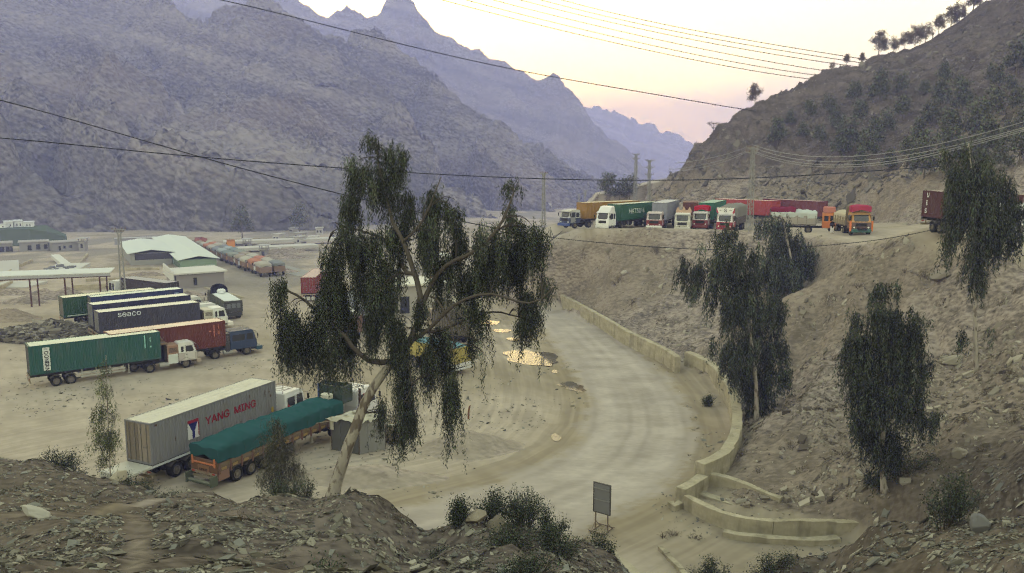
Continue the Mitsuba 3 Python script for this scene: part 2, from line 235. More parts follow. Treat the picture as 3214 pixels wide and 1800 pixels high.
def conc_color(p, n, uv):
    a = FB(p.x * .8, p.y * .8, p.z * 2, 4); b = FB(p.x * 7, p.y * 7, p.z * 3, 3)
    st = SS(.5, .72, FB(p.x * 1.7, p.y * 1.7, p.z * .3, 4))
    return MIX(C3(.20, .17, .12), C3(.48, .43, .32), a * .75 + b * .4) * (1 - .28 * st)
scene['concrete'] = {'type': 'twosided', 'b': diff(conc_color)}
def bark_color(p, n, uv):
    a = FB(p.x * 3, p.y * 3, p.z * 1.2, 4); b = SS(.5, .62, FB(p.x * 5, p.y * 5, p.z * 1.6 + 7, 3))
    return MIX(MIX(C3(.40, .36, .31), C3(.26, .23, .20), a), C3(.09, .065, .05), b * .75)
scene['bark'] = {'type': 'twosided', 'b': diff(bark_color)}
scene['leaf'] = {'type': 'twosided', 'b': {'type': 'principled', 'base_color': VC, 'roughness': .6, 'specular': .25}}
# ------------------------------------------------------------------ mesh helpers: every mesh is (vertices, triangles)
def tri(f):
    f = np.asarray(f, int)
    return np.vstack([f[:, [0, 1, 2]], f[:, [0, 2, 3]]]) if f.shape[1] == 4 else f
def join(*ms):
    vs, fs, n = [], [], 0
    for v, f in ms: vs.append(np.asarray(v, float)); fs.append(tri(f) + n); n += len(v)
    return np.vstack(vs), np.vstack(fs)
BOXV = np.array([[x, y, z] for x in (-.5, .5) for y in (-.5, .5) for z in (-.5, .5)]); BOXF = np.array([[0, 1, 3, 2], [4, 6, 7, 5], [0, 4, 5, 1], [2, 3, 7, 6], [0, 2, 6, 4], [1, 5, 7, 3]])
def box(x0, x1, y0, y1, z0, z1):
    return BOXV * [x1 - x0, y1 - y0, z1 - z0] + [(x0 + x1) / 2, (y0 + y1) / 2, (z0 + z1) / 2], tri(BOXF)
_rb = {}
def rbox(x0, x1, y0, y1, z0, z1, r=.04):
    s = np.array([x1 - x0, y1 - y0, z1 - z0], float); r = min(r, s.min() * .49)
    if 'f' not in _rb:
        sg = np.array([2. * np.array(c) - 1 for c in np.ndindex(2, 2, 2) for a in range(3)]); am = np.array([np.arange(3) == a for c in range(8) for a in range(3)])
        q = sg * np.where(am, 1, .6); h = trimesh.convex.convex_hull(q); idx = np.argmin(((np.array(h.vertices)[:, None] - q[None]) ** 2).sum(-1), 1)
        _rb['f'] = idx[h.faces]; _rb['s'] = sg; _rb['a'] = am
    return _rb['s'] * np.where(_rb['a'], s / 2, s / 2 - r) + [(x0 + x1) / 2, (y0 + y1) / 2, (z0 + z1) / 2], _rb['f']
def tube(P, R, n=8, cap=True):
    P = np.asarray(P, float); R = np.broadcast_to(np.asarray(R, float), len(P)); t = np.gradient(P, axis=0); t /= np.linalg.norm(t, axis=1, keepdims=True) + 1e-12
    u = np.cross(t, [0, 0, 1.]); bad = np.linalg.norm(u, axis=1) < .2; u[bad] = np.cross(t[bad], [1., 0, 0]); u /= np.linalg.norm(u, axis=1, keepdims=True); w = np.cross(t, u)
    a = np.arange(n) * 2 * np.pi / n
    v = (P[:, None] + R[:, None, None] * (np.cos(a)[None, :, None] * u[:, None] + np.sin(a)[None, :, None] * w[:, None])).reshape(-1, 3)
    i = np.arange(len(P) * n).reshape(len(P), n); j = np.roll(i, -1, 1)
    f = tri(np.stack([i[:-1], j[:-1], j[1:], i[1:]], -1).reshape(-1, 4))
    if cap: f = np.vstack([f, [[i[0, 0], i[0, k + 1], i[0, k]] for k in range(1, n - 1)], [[i[-1, 0], i[-1, k], i[-1, k + 1]] for k in range(1, n - 1)]])
    return v, f
def cyl(a, b, r, n=10): return tube([a, b], r, n)
def prism(poly, y0, y1):           # polygon in (x, z) swept along y
    m = trimesh.creation.extrude_polygon(shapely.Polygon(poly), y1 - y0, engine='earcut')
    v = np.array(m.vertices); return np.stack([v[:, 0], y1 - v[:, 2], v[:, 1]], 1), np.array(m.faces)
def prism_x(poly, x0, x1):         # polygon in (y, z) swept along x
    v, f = prism(poly, x0, x1); return v[:, [1, 0, 2]], f[:, ::-1]
def lathe_y(prof, n=20):           # profile (radius, y) turned round the y axis
    pr = np.asarray(prof, float); a = np.arange(n) * 2 * np.pi / n
    v = np.stack([pr[:, None, 0] * np.cos(a), np.broadcast_to(pr[:, None, 1], (len(pr), n)), pr[:, None, 0] * np.sin(a)], -1).reshape(-1, 3)
    i = np.arange(len(pr) * n).reshape(len(pr), n); j = np.roll(i, -1, 1)
    return v, tri(np.stack([i[:-1], i[1:], j[1:], j[:-1]], -1).reshape(-1, 4))
def move(m, x=0, y=0, z=0): return np.asarray(m[0]) + [x, y, z], m[1]
def frame(x, y, z, yaw, tilt=0):
    c, s, ct, st = math.cos(yaw), math.sin(yaw), math.cos(tilt), math.sin(tilt)
    M = np.eye(4); M[:3, 0] = [c * ct, s * ct, st]; M[:3, 1] = [-s, c, 0]; M[:3, 2] = [-c * st, -s * st, ct]; M[:3, 3] = [x, y, z]; return M
def text_side(txt, h, x0, z0, y, right=True, bold=True, down=False, spacing=1.0):   # lettering on a side panel
    m = meshkit.text_mesh(txt, h, .012, bold); v, f = np.array(m.vertices), np.array(m.faces); v[:, 0] *= spacing
    if down: v = np.stack([v[:, 1], -v[:, 0], v[:, 2]], 1)
    if right: return np.stack([x0 + v[:, 0], y - v[:, 2], z0 + v[:, 1]], 1), f
    return np.stack([x0 - v[:, 0], y + v[:, 2], z0 + v[:, 1]], 1), f
def fresh(base, taken=set()):
    k, i = base, 0
    while k in taken: i += 1; k = f'{base}_{i:03d}'
    taken.add(k); return k
class Thing:
    def __init__(s, name, label, cat, M=None, group=None):
        s.k = fresh(name); s.M = np.eye(4) if M is None else M; tag(s.k, label, cat, group)
    def add(s, part, mesh, bsdf='matte', col=(.5, .5, .5), smooth=False, parent=None, label=None):
        k = fresh(f'{parent or s.k}__{part}'); v, f = np.asarray(mesh[0], float), tri(mesh[1]); v = v @ s.M[:3, :3].T + s.M[:3, 3]
        if bsdf in ('matte', 'paint', 'leaf'):
            if smooth not in (False, True): a = meshkit.arrays((v, f), smooth); v, f, smooth = a[0], a[1], True; 
            c = np.broadcast_to(np.asarray(col, float), (len(v), 3)); scene[k] = mikit.ply((v, f), bsdf, smooth=smooth, color=c)
        else: scene[k] = mikit.ply((v, f), bsdf, smooth=smooth)
        if label: labels[k] = {'label': label}
        return k
# ------------------------------------------------------------------ shipping containers: x from the doors (0) to the closed end
def corrug(L, n, dep):               # a trapezoid wave along x
    x, o = [], []
    for i in range(n):
        a = i * L / n; d = L / n
        x += [a, a + .30 * d, a + .5 * d, a + .80 * d]; o += [0, 0, dep, dep]
    return np.r_[x, L], np.r_[o, 0]
def container(label, pose, col, roof=None, h=2.59, L=12.19, doorcol=None, tilt=0, texts=(), patches=(), frontdoor=None, key='shipping_container'):
    t = Thing(key, label, 'shipping container', frame(*pose, tilt)); col = np.array(col) * .72; roof = col * 1.1 if roof is None else np.array(roof); W = 1.22; dc = col if doorcol is None else np.array(doorcol) * .8  # body paint darkened to hold the shade of sides turned from the sky
    x, o = corrug(L - .3, 40 if L > 8 else 20, .055); x = x + .15; k = len(x)
    for sgn in (-1, 1):
        v = np.vstack([np.stack([x, sgn * (W - .012 - o), x * 0 + .16], 1), np.stack([x, sgn * (W - .012 - o), x * 0 + h - .1], 1)]); i = np.arange(k - 1)
        t.add('side_panel', (v, np.stack([i, i + 1, i + k + 1, i + k], 1)), 'paint', col)
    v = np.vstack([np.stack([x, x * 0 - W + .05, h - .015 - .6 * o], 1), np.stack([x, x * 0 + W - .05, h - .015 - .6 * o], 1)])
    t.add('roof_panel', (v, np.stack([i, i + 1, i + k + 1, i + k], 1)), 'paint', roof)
    bars = [box(0, L, s * W - .06 * (s > 0), s * W + .06 * (s < 0), z0, z1) for s in (-1, 1) for z0, z1 in ((0, .16), (h - .1, h))]
    bars += [box(a, b, s * W - (.12 if s > 0 else 0), s * W + (0 if s > 0 else .12), .0, h) for s in (-1, 1) for a, b in ((-.002, .16), (L - .16, L + .002))]
    bars += [box(a, b, -W + .12, W - .12, z0, z1) for a, b in ((0, .1), (L - .1, L)) for z0, z1 in ((0, .16), (h - .12, h - .002))] + [box(.16, L - .16, -W + .06, W - .06, .05, .15)]
    t.add('frame', join(*bars), 'paint', col * .9)
    t.add('corner_casting', join(*[rbox(a - .09, a + .09, s * (W - .085) - .09, s * (W - .085) + .09, z - .06, z + .065, .012) for a in (.085, L - .085) for s in (-1, 1) for z in (.06, h - .06)]), 'paint', col * .75)
    y, oy = corrug(2 * W - .24, 8, .04); v = np.vstack([np.stack([L - .03 - oy, y - W + .12, y * 0 + .16], 1), np.stack([L - .03 - oy, y - W + .12, y * 0 + h - .12], 1)]); k = len(y); i = np.arange(k - 1)
    t.add('end_panel', (v, np.stack([i, i + 1, i + k + 1, i + k], 1)), 'paint', col)
    for s in (-1, 1):
        y0, y1 = (.01, W - .13) if s > 0 else (-W + .13, -.01)
        pan = [box(.02, .06, y0, y1, .16, h - .13)] + [box(.005, .03, y0 + .06, y1 - .06, .22 + q * (h - .38) / 4, .22 + (q + .8) * (h - .38) / 4) for q in range(4)]
        d = t.add('door', join(*pan), 'paint', dc if s > 0 or frontdoor is None else frontdoor)
        t.add('lock_rod', join(*[tube([[-.02, yy, .1], [-.02, yy, h - .08]], .02, 6) for yy in (y0 + .28, y1 - .28)] + [box(-.05, -.01, yy - .05, yy + .05, z, z + .06) for yy in (y0 + .28, y1 - .28) for z in (.4, 1.2, h - .5)] + [box(-.05, -.03, y0 + .28, y0 + .62, 1.15, 1.19)]), 'matte', (.16, .15, .14), parent=d)
    for (txt, hh, x0, z0, c, kw) in texts: t.add('lettering', text_side(txt, hh, x0, z0, -W - .001 if kw.get('right', True) else W + .001, **kw), 'matte', c)
    for (x0, x1, z0, z1, c) in patches: t.add('marking', box(x0, x1, -W - .006, -W + .005, z0, z1), 'matte', c)
    return t
# ------------------------------------------------------------------ lorries: x forward, z = 0 on the ground
RUB, RIM, DARK, STEEL = (.022, .021, .02), (.16, .14, .12), (.03, .028, .026), (.20, .19, .18)
def wheel(t, x, y, w=.3, r=.52, rim=RIM):
    s = 1 if y > 0 else -1; y0, y1 = -w / 2, w / 2
    ty = [(r * .56, y0 + .03), (r * .8, y0), (r * .95, y0 + .02), (r, y0 + .07), (r, y1 - .07), (r * .95, y1 - .02), (r * .8, y1), (r * .56, y1 - .03)]
    k = t.add('wheel', move(lathe_y(ty, 22), x, y, r), 'matte', RUB, smooth=35)
    o = w / 2 * s; pr = [(r * .6, o - .02 * s), (r * .55, o), (r * .5, o - .10 * s), (r * .3, o - .12 * s), (r * .26, o - .02 * s), (r * .12, o), (.001, o + .01 * s)]
    m = lathe_y(pr if s > 0 else pr, 16); m = (m[0], m[1][:, ::-1] if s > 0 else m[1])
    t.add('rim', move(m, x, y, r), 'matte', rim, smooth=30, parent=k)
def fender(x, y0, y1, r=.66, zc=.52, a0=10, a1=170):
    a = np.radians(np.linspace(a0, a1, 11)); o = [(x + r * math.cos(q), zc + r * math.sin(q)) for q in a]; i_ = [(x + (r - .05) * math.cos(q), zc + (r - .05) * math.sin(q)) for q in a[::-1]]
    return prism(o + i_, y0, y1)
def cab(t, x0, lc, col, low=None, zb=.85, top=2.95, w=1.2, glass='glass', visor=None, bump=None, fx=None, boom=0., lights=True, style=0, simple=False):
    """a cab-over cab from x0 (rear) to x0 + lc (front)"""
    col = np.array(col); low = col if low is None else np.array(low); X = x0 + lc; zw = 1.72
    up = [(x0, zw), (X - .02, zw), (X - .10, zw + .25), (X - .30, top - .22), (X - .42, top - .06), (X - .62, top), (x0 + .15, top), (x0, top - .08)]
    v, f = prism(up, -w, w); q = sm(zw, top, v[:, 2]); v[:, 1] *= 1 - .09 * q - .05 * sm(X - .6, X, v[:, 0]) * (v[:, 2] > zw + .1)
    k = t.add('cab', (v, f), 'paint', col)
    lo = [(x0, zb), (X - .03, zb), (X + .02, zb + .3), (X + .0, zw - .004), (x0, zw - .004)]
    t.add('lower_panel', prism(lo, -w - .004, w + .004), 'paint', low, parent=k)
    # windscreen, set 12 mm proud of the sloping front
    def onf(z): return X - .10 - (z - zw - .25) * .20 / (top - .22 - zw - .25)
    z0, z1 = zw + .10, top - .30; n = 9; yy = np.linspace(-1, 1, n)
    ws = np.vstack([np.stack([np.full(n, onf(z) + .03 - .04 * yy ** 2), yy * (w - .14 - .06 * (z - z0)), np.full(n, z)], 1) for z in (z0, z1)]); i = np.arange(n - 1)
    t.add('windscreen', (ws, np.stack([i, i + 1, i + n + 1, i + n], 1)), glass, smooth=True)
    for s in (-1, 1):
        dx1 = X - .24; dx0 = max(x0 + .12, X - 1.25)
        d = t.add('door', join(prism([(dx0, zb + .12), (dx1, zb + .12), (dx1, zw + .02), (dx1 - .1, top - .3), (dx0, top - .3)], s * w - .012 + (.004 if s > 0 else -.012), s * w + .012 + (.012 if s > 0 else -.004))), 'paint', np.where(True, low * .5 + col * .5, 0))
        sy = 1 - .07
        win = np.array([(dx0 + .08, zw + .1), (dx1 - .10, zw + .1), (dx1 - .24, top - .38), (dx0 + .08, top - .38)])
        wv, wf = prism(win, s * w * 1.0 - .004, s * w * 1.0 + .004); wv[:, 1] += s * .022
        t.add('window', (wv, wf), glass, parent=d)
        t.add('handle', box(dx0 + .06, dx0 + .24, s * w - .03 + s * .02, s * w + .03 + s * .02, zw - .2, zw - .15), 'matte', DARK, parent=d)
        if x0 < X - 1.7: t.add('rear_window', (lambda m: (m[0] + [0, s * .02, 0], m[1]))(prism([(x0 + .25, zw + .12), (dx0 - .14, zw + .12), (dx0 - .14, top - .42), (x0 + .25, top - .42)], s * w - .004, s * w + .004)), glass)
        m = [tube([[X - .3, s * w, top - .35], [X + .05, s * (w + .22), top - .4], [X + .05, s * (w + .22), zw + .2], [X - .2, s * w, zw + .1]], .018, 5), rbox(X + .02, X + .09, s * (w + .22) - .1, s * (w + .22) + .1, zw + .3, zw + .75, .02)]
        t.add('mirror', join(*m), 'matte', DARK)
        if lights:
            hl = lathe_y([(.001, .03), (.09, .02), (.11, -.04)], 12); hv = hl[0][:, [1, 0, 2]]
            t.add('headlight', (hv + [X + .06, s * .86, zb + .22], hl[1]), 'paint', (.75, .74, .7), smooth=True)
        t.add('step', join(box(X - .75, X - .35, s * (w - .1) - .1, s * (w - .1) + .1, .38, .44), box(X - .75, X - .35, s * (w - .1) - .1, s * (w - .1) + .1, .62, .68)), 'matte', DARK)
    t.add('grille', join(*[box(X - .01, X + .035, -.66, .66, zb + .36 + .1 * q, zb + .42 + .1 * q) for q in range(4)] + [box(X - .02, X + .018, -.7, .7, zb + .3, zb + .76)]), 'matte', DARK)
    t.add('wiper', join(*[tube([[onf(z0) + .05, a, z0 - .04], [onf(z0 + .4) + .05, a + .45, z0 + .38]], .012, 4) for a in (-.75, .1)]), 'matte', DARK)
    b = low * .8 if bump is None else np.array(bump)
    t.add('bumper', join(rbox(X - .05, X + .14 + boom, -1.22, 1.22, .46, zb + .06, .05), *([box(X - .4, X + boom, s * .5 - .06, s * .5 + .06, .5, .62) for s in (-1, 1)])), 'paint', b)
    t.add('sun_visor', prism([(X - .3, top - .16), (X - .02, top - .3), (X - .02, top - .27), (X - .3, top - .12)], -w + .05, w - .05), 'paint', col * .6 if visor is None else np.array(visor))
    if fx is not None:
        for s in (-1, 1): t.add('mudguard', fender(fx, s * 1.06 - .18, s * 1.06 + .17), 'paint', low * .6)
    return k
def chassis(t, x0, x1, z=.92): t.add('chassis', join(*[box(x0, x1, s * .42 - .05, s * .42 + .05, z - .16, z + .1) for s in (-1, 1)] + [box(q, q + .1, -.42, .42, z - .12, z + .06) for q in np.arange(x0 + .3, x1, 1.4)]), 'matte', DARK)
def axle(t, x, z=.52): t.add('axle', join(cyl([x, -1.0, z], [x, 1.0, z], .09, 8), rbox(x - .22, x + .22, -.2, .2, z - .2, z + .22, .08)), 'matte', DARK)
def semi_trailer(t, deck=1.45, L=12.3, axles=(2.2, 3.5), legs=9.0, guard=None, rear=0., deckcol=None):
    t.add('trailer_frame', join(*[box(-.05, L, s * .5 - .06, s * .5 + .06, deck - .38, deck - .03) for s in (-1, 1)] + [box(q, q + .12, -1.2, 1.2, deck - .18, deck - .02) for q in np.r_[0., np.arange(1.2, L, 1.8)]]), 'matte', (.05, .045, .04))
    t.add('rear_bumper', join(box(-.1, 0, -1.2, 1.2, .62, .78), *[box(-.08, -.02, s * .7 - .04, s * .7 + .04, .6, deck - .3) for s in (-1, 1)], box(-.09, -.03, -1.2, 1.2, deck - .3, deck - .12)), 'matte', (.24, .2, .15))
    for s in (-1, 1): t.add('tail_lamp', box(-.12, -.1, s * .95 - .14, s * .95 + .14, .98, 1.08), 'paint', (.35, .03, .02))
    for a in axles:
        axle(t, a)
        for s in (-1, 1): wheel(t, a, s * .95, .56); t.add('mudguard', fender(a, s * .95 - .28, s * .95 + .28, .64, .52, 35, 145), 'paint', (.05, .045, .04))
    for s in (-1, 1):
        t.add('landing_leg', join(box(legs - .06, legs + .06, s * .75 - .06, s * .75 + .06, .3, deck - .2), box(legs - .14, legs + .14, s * .75 - .12, s * .75 + .12, .25, .3)), 'matte', (.33, .31, .28))
        if guard: t.add('side_guard', join(*[box(axles[-1] + .9, legs - .4, s * 1.15 - .03, s * 1.15 + .03, z, z + .12) for z in (.62, .92)] + [box(q, q + .08, s * 1.15 - .04, s * 1.15 + .02, .5, deck - .05) for q in np.arange(axles[-1] + 1, legs - .4, 1.3)]), 'matte', guard)
    t.add('tool_box', rbox(6.3, 7.3, -1.15, -.7, .5, deck - .2, .03), 'paint', (.09, .085, .08))
def tractor(t, rx=11.0, fx=14.7, col=(.7, .7, .7), low=None, lc=2.0, box_=None, boom=.0, cx=None, top=2.95, rack=None, rear2=None, **kw):
    """rear axle at rx, front axle at fx, the cab's front 1.25 m ahead of it"""
    X = fx + 1.2; chassis(t, rx - 1.0, X - .1)
    axle(t, fx)
    for a in [rx] + ([rear2] if rear2 else []):
        axle(t, a)
        for s in (-1, 1): wheel(t, a, s * .95, .56); t.add('mudguard', fender(a, s * .95 - .3, s * .95 + .3, .65, .52, 15, 165), 'matte', DARK)
    for s in (-1, 1): wheel(t, fx, s * 1.05, .3)
    t.add('fuel_tank', (lambda m: move(m, 0, 0, 0))(tube([[rx + 1.0, -.95, .66], [rx + 2.0, -.95, .66]], .28, 12)), 'paint', (.3, .3, .29), smooth=30)
    t.add('coupling_plate', rbox(rx - .5, rx + .5, -.45, .45, 1.04, 1.12, .02), 'matte', DARK)
    cab(t, X - lc, lc, col, low, top=top, boom=boom, fx=fx, **kw)
    if box_ is not None:
        b0 = X - lc - box_[0] - .02; b1 = X - lc - .02; zt = top - .12
        k = t.add('sleeper_box', rbox(b0, b1, -1.19, 1.19, .8, zt, .05), 'paint', box_[1])
        t.add('louver', join(*[box(b0 + .18, b1 - .12, -1.225, -1.18, zt - .4 - .13 * q, zt - .33 - .13 * q) for q in range(4)]), 'matte', (.1, .08, .07), parent=k)
        t.add('locker', rbox(b0 + .06, b1 - .06, -1.24, -1.18, .7, zt - 1.0, .02), 'paint', box_[2], parent=k)
        if len(box_) > 3: t.add('rear_wall', box(b0 - .25, b0 - .01, -1.15, 1.15, .95, zt - .05), 'matte', box_[3], parent=k)
    if rack is not None:
        r0, r1 = X - lc + .0, X - .75
        t.add('roof_rack', join(*[tube([[r0, s * .95, top + .22], [r1, s * .95, top + .22]], .025, 5) for s in (-1, 1)] + [tube([[q, -.95, top + .22], [q, .95, top + .22]], .022, 5) for q in np.linspace(r0, r1, 5)] + [tube([[q, s * .95, top - .03], [q, s * .95, top + .22]], .02, 5) for q in (r0, r1) for s in (-1, 1)]), 'matte', rack)
    t.add('hose', tube([[X - lc - .2, .2, 1.8], [X - lc - .7, .25, 1.35], [X - lc - 1.1, .2, 1.6]], .025, 6), 'matte', DARK)
def cloth(L, W, zt, drop, bulge=.3, fold=.05, seed=0, n=60, m=22, ends=True, uneven=0.):
    """a tarpaulin over a load: across = skirt, top, skirt; along x from 0 to L; z from zt - drop"""
    u = np.linspace(0, 1, n + 1); w = np.linspace(-1, 1, m + 1); U, Wv = np.meshgrid(u, w, indexing='ij')
    h = W / 2; k = drop / (drop + h); a = np.abs(Wv); topf = np.clip(a / (1 - k), 0, 1); y = np.sign(Wv) * (topf ** .92) * h; z = zt - np.clip((a - (1 - k)) / k, 0, 1) * drop
    e = 1 - .9 * np.abs(2 * U - 1) ** 8
    p = np.stack([U * L, y, z], -1)
    p[..., 2] += (bulge * (1 - topf ** 2.5) * e * (1 + .8 * (meshkit.fbm(np.stack([U * L * .35 + seed * 7, y * .5, y * 0], -1), 3, seed) - .5) * 2)) * (a < 1 - k + .001)
    nz = meshkit.fbm(np.stack([U * L * 1.5 + seed * 3, y * 1.2, z * 1.0], -1), 4, seed + 1) - .5; st = np.sin(U * L * 5.2 + 3 * nz + y * .8) * .5 * fold
    p[..., 2] += (nz * fold * 2.4 + st) * (topf < .999); p[..., 1] += np.sign(y) * (nz * fold * 2.6 + st * .8) * (a > 1 - k)
    p[..., 2] -= uneven * (a > .97) * meshkit.noise(np.stack([U * L * 1.3, y, y * 0], -1), seed + 5)
    i = np.arange((n + 1) * (m + 1)).reshape(n + 1, m + 1); f = tri(np.stack([i[:-1, :-1], i[1:, :-1], i[1:, 1:], i[:-1, 1:]], -1).reshape(-1, 4)); v = p.reshape(-1, 3)
    if ends:
        for r in (0, n):
            c = len(v); v = np.vstack([v, [[L * r / n, 0, zt - drop * .6]]]); f = np.vstack([f, [[i[r, q], i[r, q + 1], c] for q in range(m)]])
    return v, f
def cargo_body(t, x0, x1, z0, z1, col, post=None, planks=4, tail=True, W=1.24, head=None, tailcol=None):
    """an open body: floor, planked sides with posts, tailgate, headboard"""
    post = np.array(col) * .7 if post is None else post
    t.add('floor', box(x0, x1, -W + .02, W - .02, z0 - .12, z0), 'matte', (.12, .1, .08))
    for s in (-1, 1):
        hgt = (z1 - z0) / planks
        for q in range(planks): t.add('side_plank', box(x0 + .02, x1 - .02, s * W - .03, s * W + .02, z0 + q * hgt + .008, z0 + (q + 1) * hgt - .008), 'paint', np.array(col) * (1 + .08 * ((q * 7) % 3 - 1)))
        t.add('side_post', join(*[box(a - .05, a + .05, s * (W + .04) - .035, s * (W + .04) + .03, z0 - .15, z1 + .02) for a in np.linspace(x0 + .1, x1 - .1, max(3, int((x1 - x0) / .9)))]), 'paint', post)
    if tail: t.add('tailgate', join(box(x0 - .06, x0 + .01, -W, W, z0 - .05, z1), *[box(x0 - .1, x0 - .05, y - .06, y + .06, z0 - .1, z1) for y in np.linspace(-W + .07, W - .07, 4)], box(x0 - .09, x0 - .05, -W, W, z1 - .1, z1)), 'paint', col if tailcol is None else tailcol)
    t.add('headboard', box(x1, x1 + .08, -W, W, z0, z1 if head is None else head), 'paint', post)
def spot(px, py, Y=None, z=None):
    p = at(px, py, Y) if Y else onz(px, py, z); return float(p[0]), float(p[1])
def posed(x, y, yaw, dz=0): return x, y, float(ground(x, y)) + dz, yaw
# ------------------------------------------------------------------ the lorry park: container lorries facing right
BROWN, GREY = (.16, .09, .05), (.35, .34, .32)
def rig(label, x, y, yaw, deck=1.45, key='container_truck', group=None, dz=0):
    px = posed(x, y, yaw, dz); return Thing(key, label, 'truck', frame(*px), group), (px[0], px[1], px[2] + deck, yaw)
GREEN = (.012, .10, .075)
t, cpz = rig('white cabbed lorry with rusty sleeper box, carrying the green container with a white lettered strip', -48.0, 79.4, .64)
semi_trailer(t, guard=(.36, .36, .33)); tractor(t, 11.0, 14.7, (.62, .62, .60), (.40, .37, .35), lc=1.9, box_=((1.15), (.26, .15, .10), (.52, .56, .54), (.03, .025, .02)), boom=.28, bump=(.33, .27, .22), visor=(.3, .3, .3), top=2.85)
v = [[12.5, a, 2.8 + b] for a, b in ((-.8, 0), (-.4, .5), (-.1, .85), (.2, .4), (.6, 0))]; t.add('roof_clutter', join(tube(v, .03, 5), tube([[12.2, -.6, 2.75], [12.9, .1, 3.5]], .03, 5), tube([[12.9, -.7, 2.75], [12.4, -.1, 3.6]], .03, 5), rbox(12.2, 13.0, -.8, .4, 2.75, 2.95, .05)), 'matte', (.2, .14, .1))
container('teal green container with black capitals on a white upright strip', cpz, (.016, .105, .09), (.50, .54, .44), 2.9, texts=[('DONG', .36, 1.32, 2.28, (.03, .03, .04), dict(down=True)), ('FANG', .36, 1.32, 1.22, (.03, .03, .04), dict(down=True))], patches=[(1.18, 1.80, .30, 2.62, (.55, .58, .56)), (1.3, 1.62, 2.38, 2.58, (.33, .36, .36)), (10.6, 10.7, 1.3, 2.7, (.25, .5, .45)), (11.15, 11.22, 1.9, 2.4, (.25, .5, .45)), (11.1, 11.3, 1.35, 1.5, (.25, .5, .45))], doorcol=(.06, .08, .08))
t, cpz = rig('dark blue cabbed lorry with a steel front bar, carrying the brick red container', -42.8, 84.9, .69)
semi_trailer(t); tractor(t, 10.9, 14.6, (.013, .032, .085), (.013, .032, .085), lc=3.1, boom=.55, bump=(.02, .06, .10), box_=((.6), (.03, .03, .035), (.03, .03, .035)), rack=(.22, .2, .17), glass='glass')
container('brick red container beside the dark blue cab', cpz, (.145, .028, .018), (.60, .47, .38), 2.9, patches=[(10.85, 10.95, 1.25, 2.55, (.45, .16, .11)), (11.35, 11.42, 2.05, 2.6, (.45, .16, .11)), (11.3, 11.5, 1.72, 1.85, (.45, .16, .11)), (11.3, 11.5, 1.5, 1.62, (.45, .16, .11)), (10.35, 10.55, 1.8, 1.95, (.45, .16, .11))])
t, cpz = rig('white cabbed lorry with grey sleeper box, carrying the slate blue container', -51.2, 99.4, .68)
semi_trailer(t); tractor(t, 10.9, 14.6, (.62, .63, .62), (.55, .55, .53), lc=1.9, boom=.6, bump=(.6, .58, .54), box_=((1.2), (.46, .44, .36), (.40, .38, .31), (.05, .04, .035)), top=3.0)
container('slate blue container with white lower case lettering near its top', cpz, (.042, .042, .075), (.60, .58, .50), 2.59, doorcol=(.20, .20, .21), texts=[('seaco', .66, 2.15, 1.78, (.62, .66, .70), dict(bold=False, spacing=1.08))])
t, cpz = rig('white cabbed lorry with roof pipes, second from the back in the row of blue containers', -53.2, 101.9, .72)
semi_trailer(t); tractor(t, 10.9, 14.7, (.60, .62, .62), (.5, .5, .5), lc=2.6, boom=.3, rack=(.1, .09, .08), top=3.0)
container('dark blue container with grey doors, just behind the slate blue one', (cpz[0], cpz[1], cpz[2] + .15, cpz[3]), (.018, .022, .085), (.60, .60, .52), 2.9, doorcol=(.16, .17, .19))
t, cpz = rig('container lorry hidden under the bright blue container', -57.7, 110.4, .69)
semi_trailer(t); tractor(t, 10.6, 13.8, (.45, .46, .46), lc=1.8, top=2.6)
container('bright royal blue container with a white square near its doors', cpz, (.012, .03, .15), (.56, .62, .54), 2.59, doorcol=(.14, .13, .12), patches=[(1.7, 2.75, .6, 1.95, (.62, .66, .68)), (11.0, 11.5, 1.5, 2.1, (.3, .4, .55))])
t, cpz = rig('container lorry under the dark green container, farthest back in the row', -61.2, 109.8, .71)
semi_trailer(t); tractor(t, 10.6, 13.8, (.4, .4, .4), lc=1.8, top=2.5)
container('dark bottle green container with muddy brown doors, leftmost of the row', (cpz[0], cpz[1], cpz[2] - .1, cpz[3]), (.012, .075, .035), (.62, .60, .46), 2.7, doorcol=(.18, .165, .13), patches=[(.4, 4.6, .12, .22, (.5, .55, .5))])
# facing left, behind the row
t, cpz = rig('white cabbed lorry facing left behind the row, with the dark plum container', -54.2, 129.6, 2.58, group=None)
semi_trailer(t); tractor(t, 11.2, 14.6, (.62, .64, .66), lc=2.0, top=3.4)
container('dark plum container with a grey roof, facing left behind the row', cpz, (.030, .022, .035), (.30, .29, .31), 2.7, texts=[('~', .5, 7.5, 1.0, (.5, .5, .52), dict(right=False))] and (), doorcol=(.02, .018, .025), patches=())
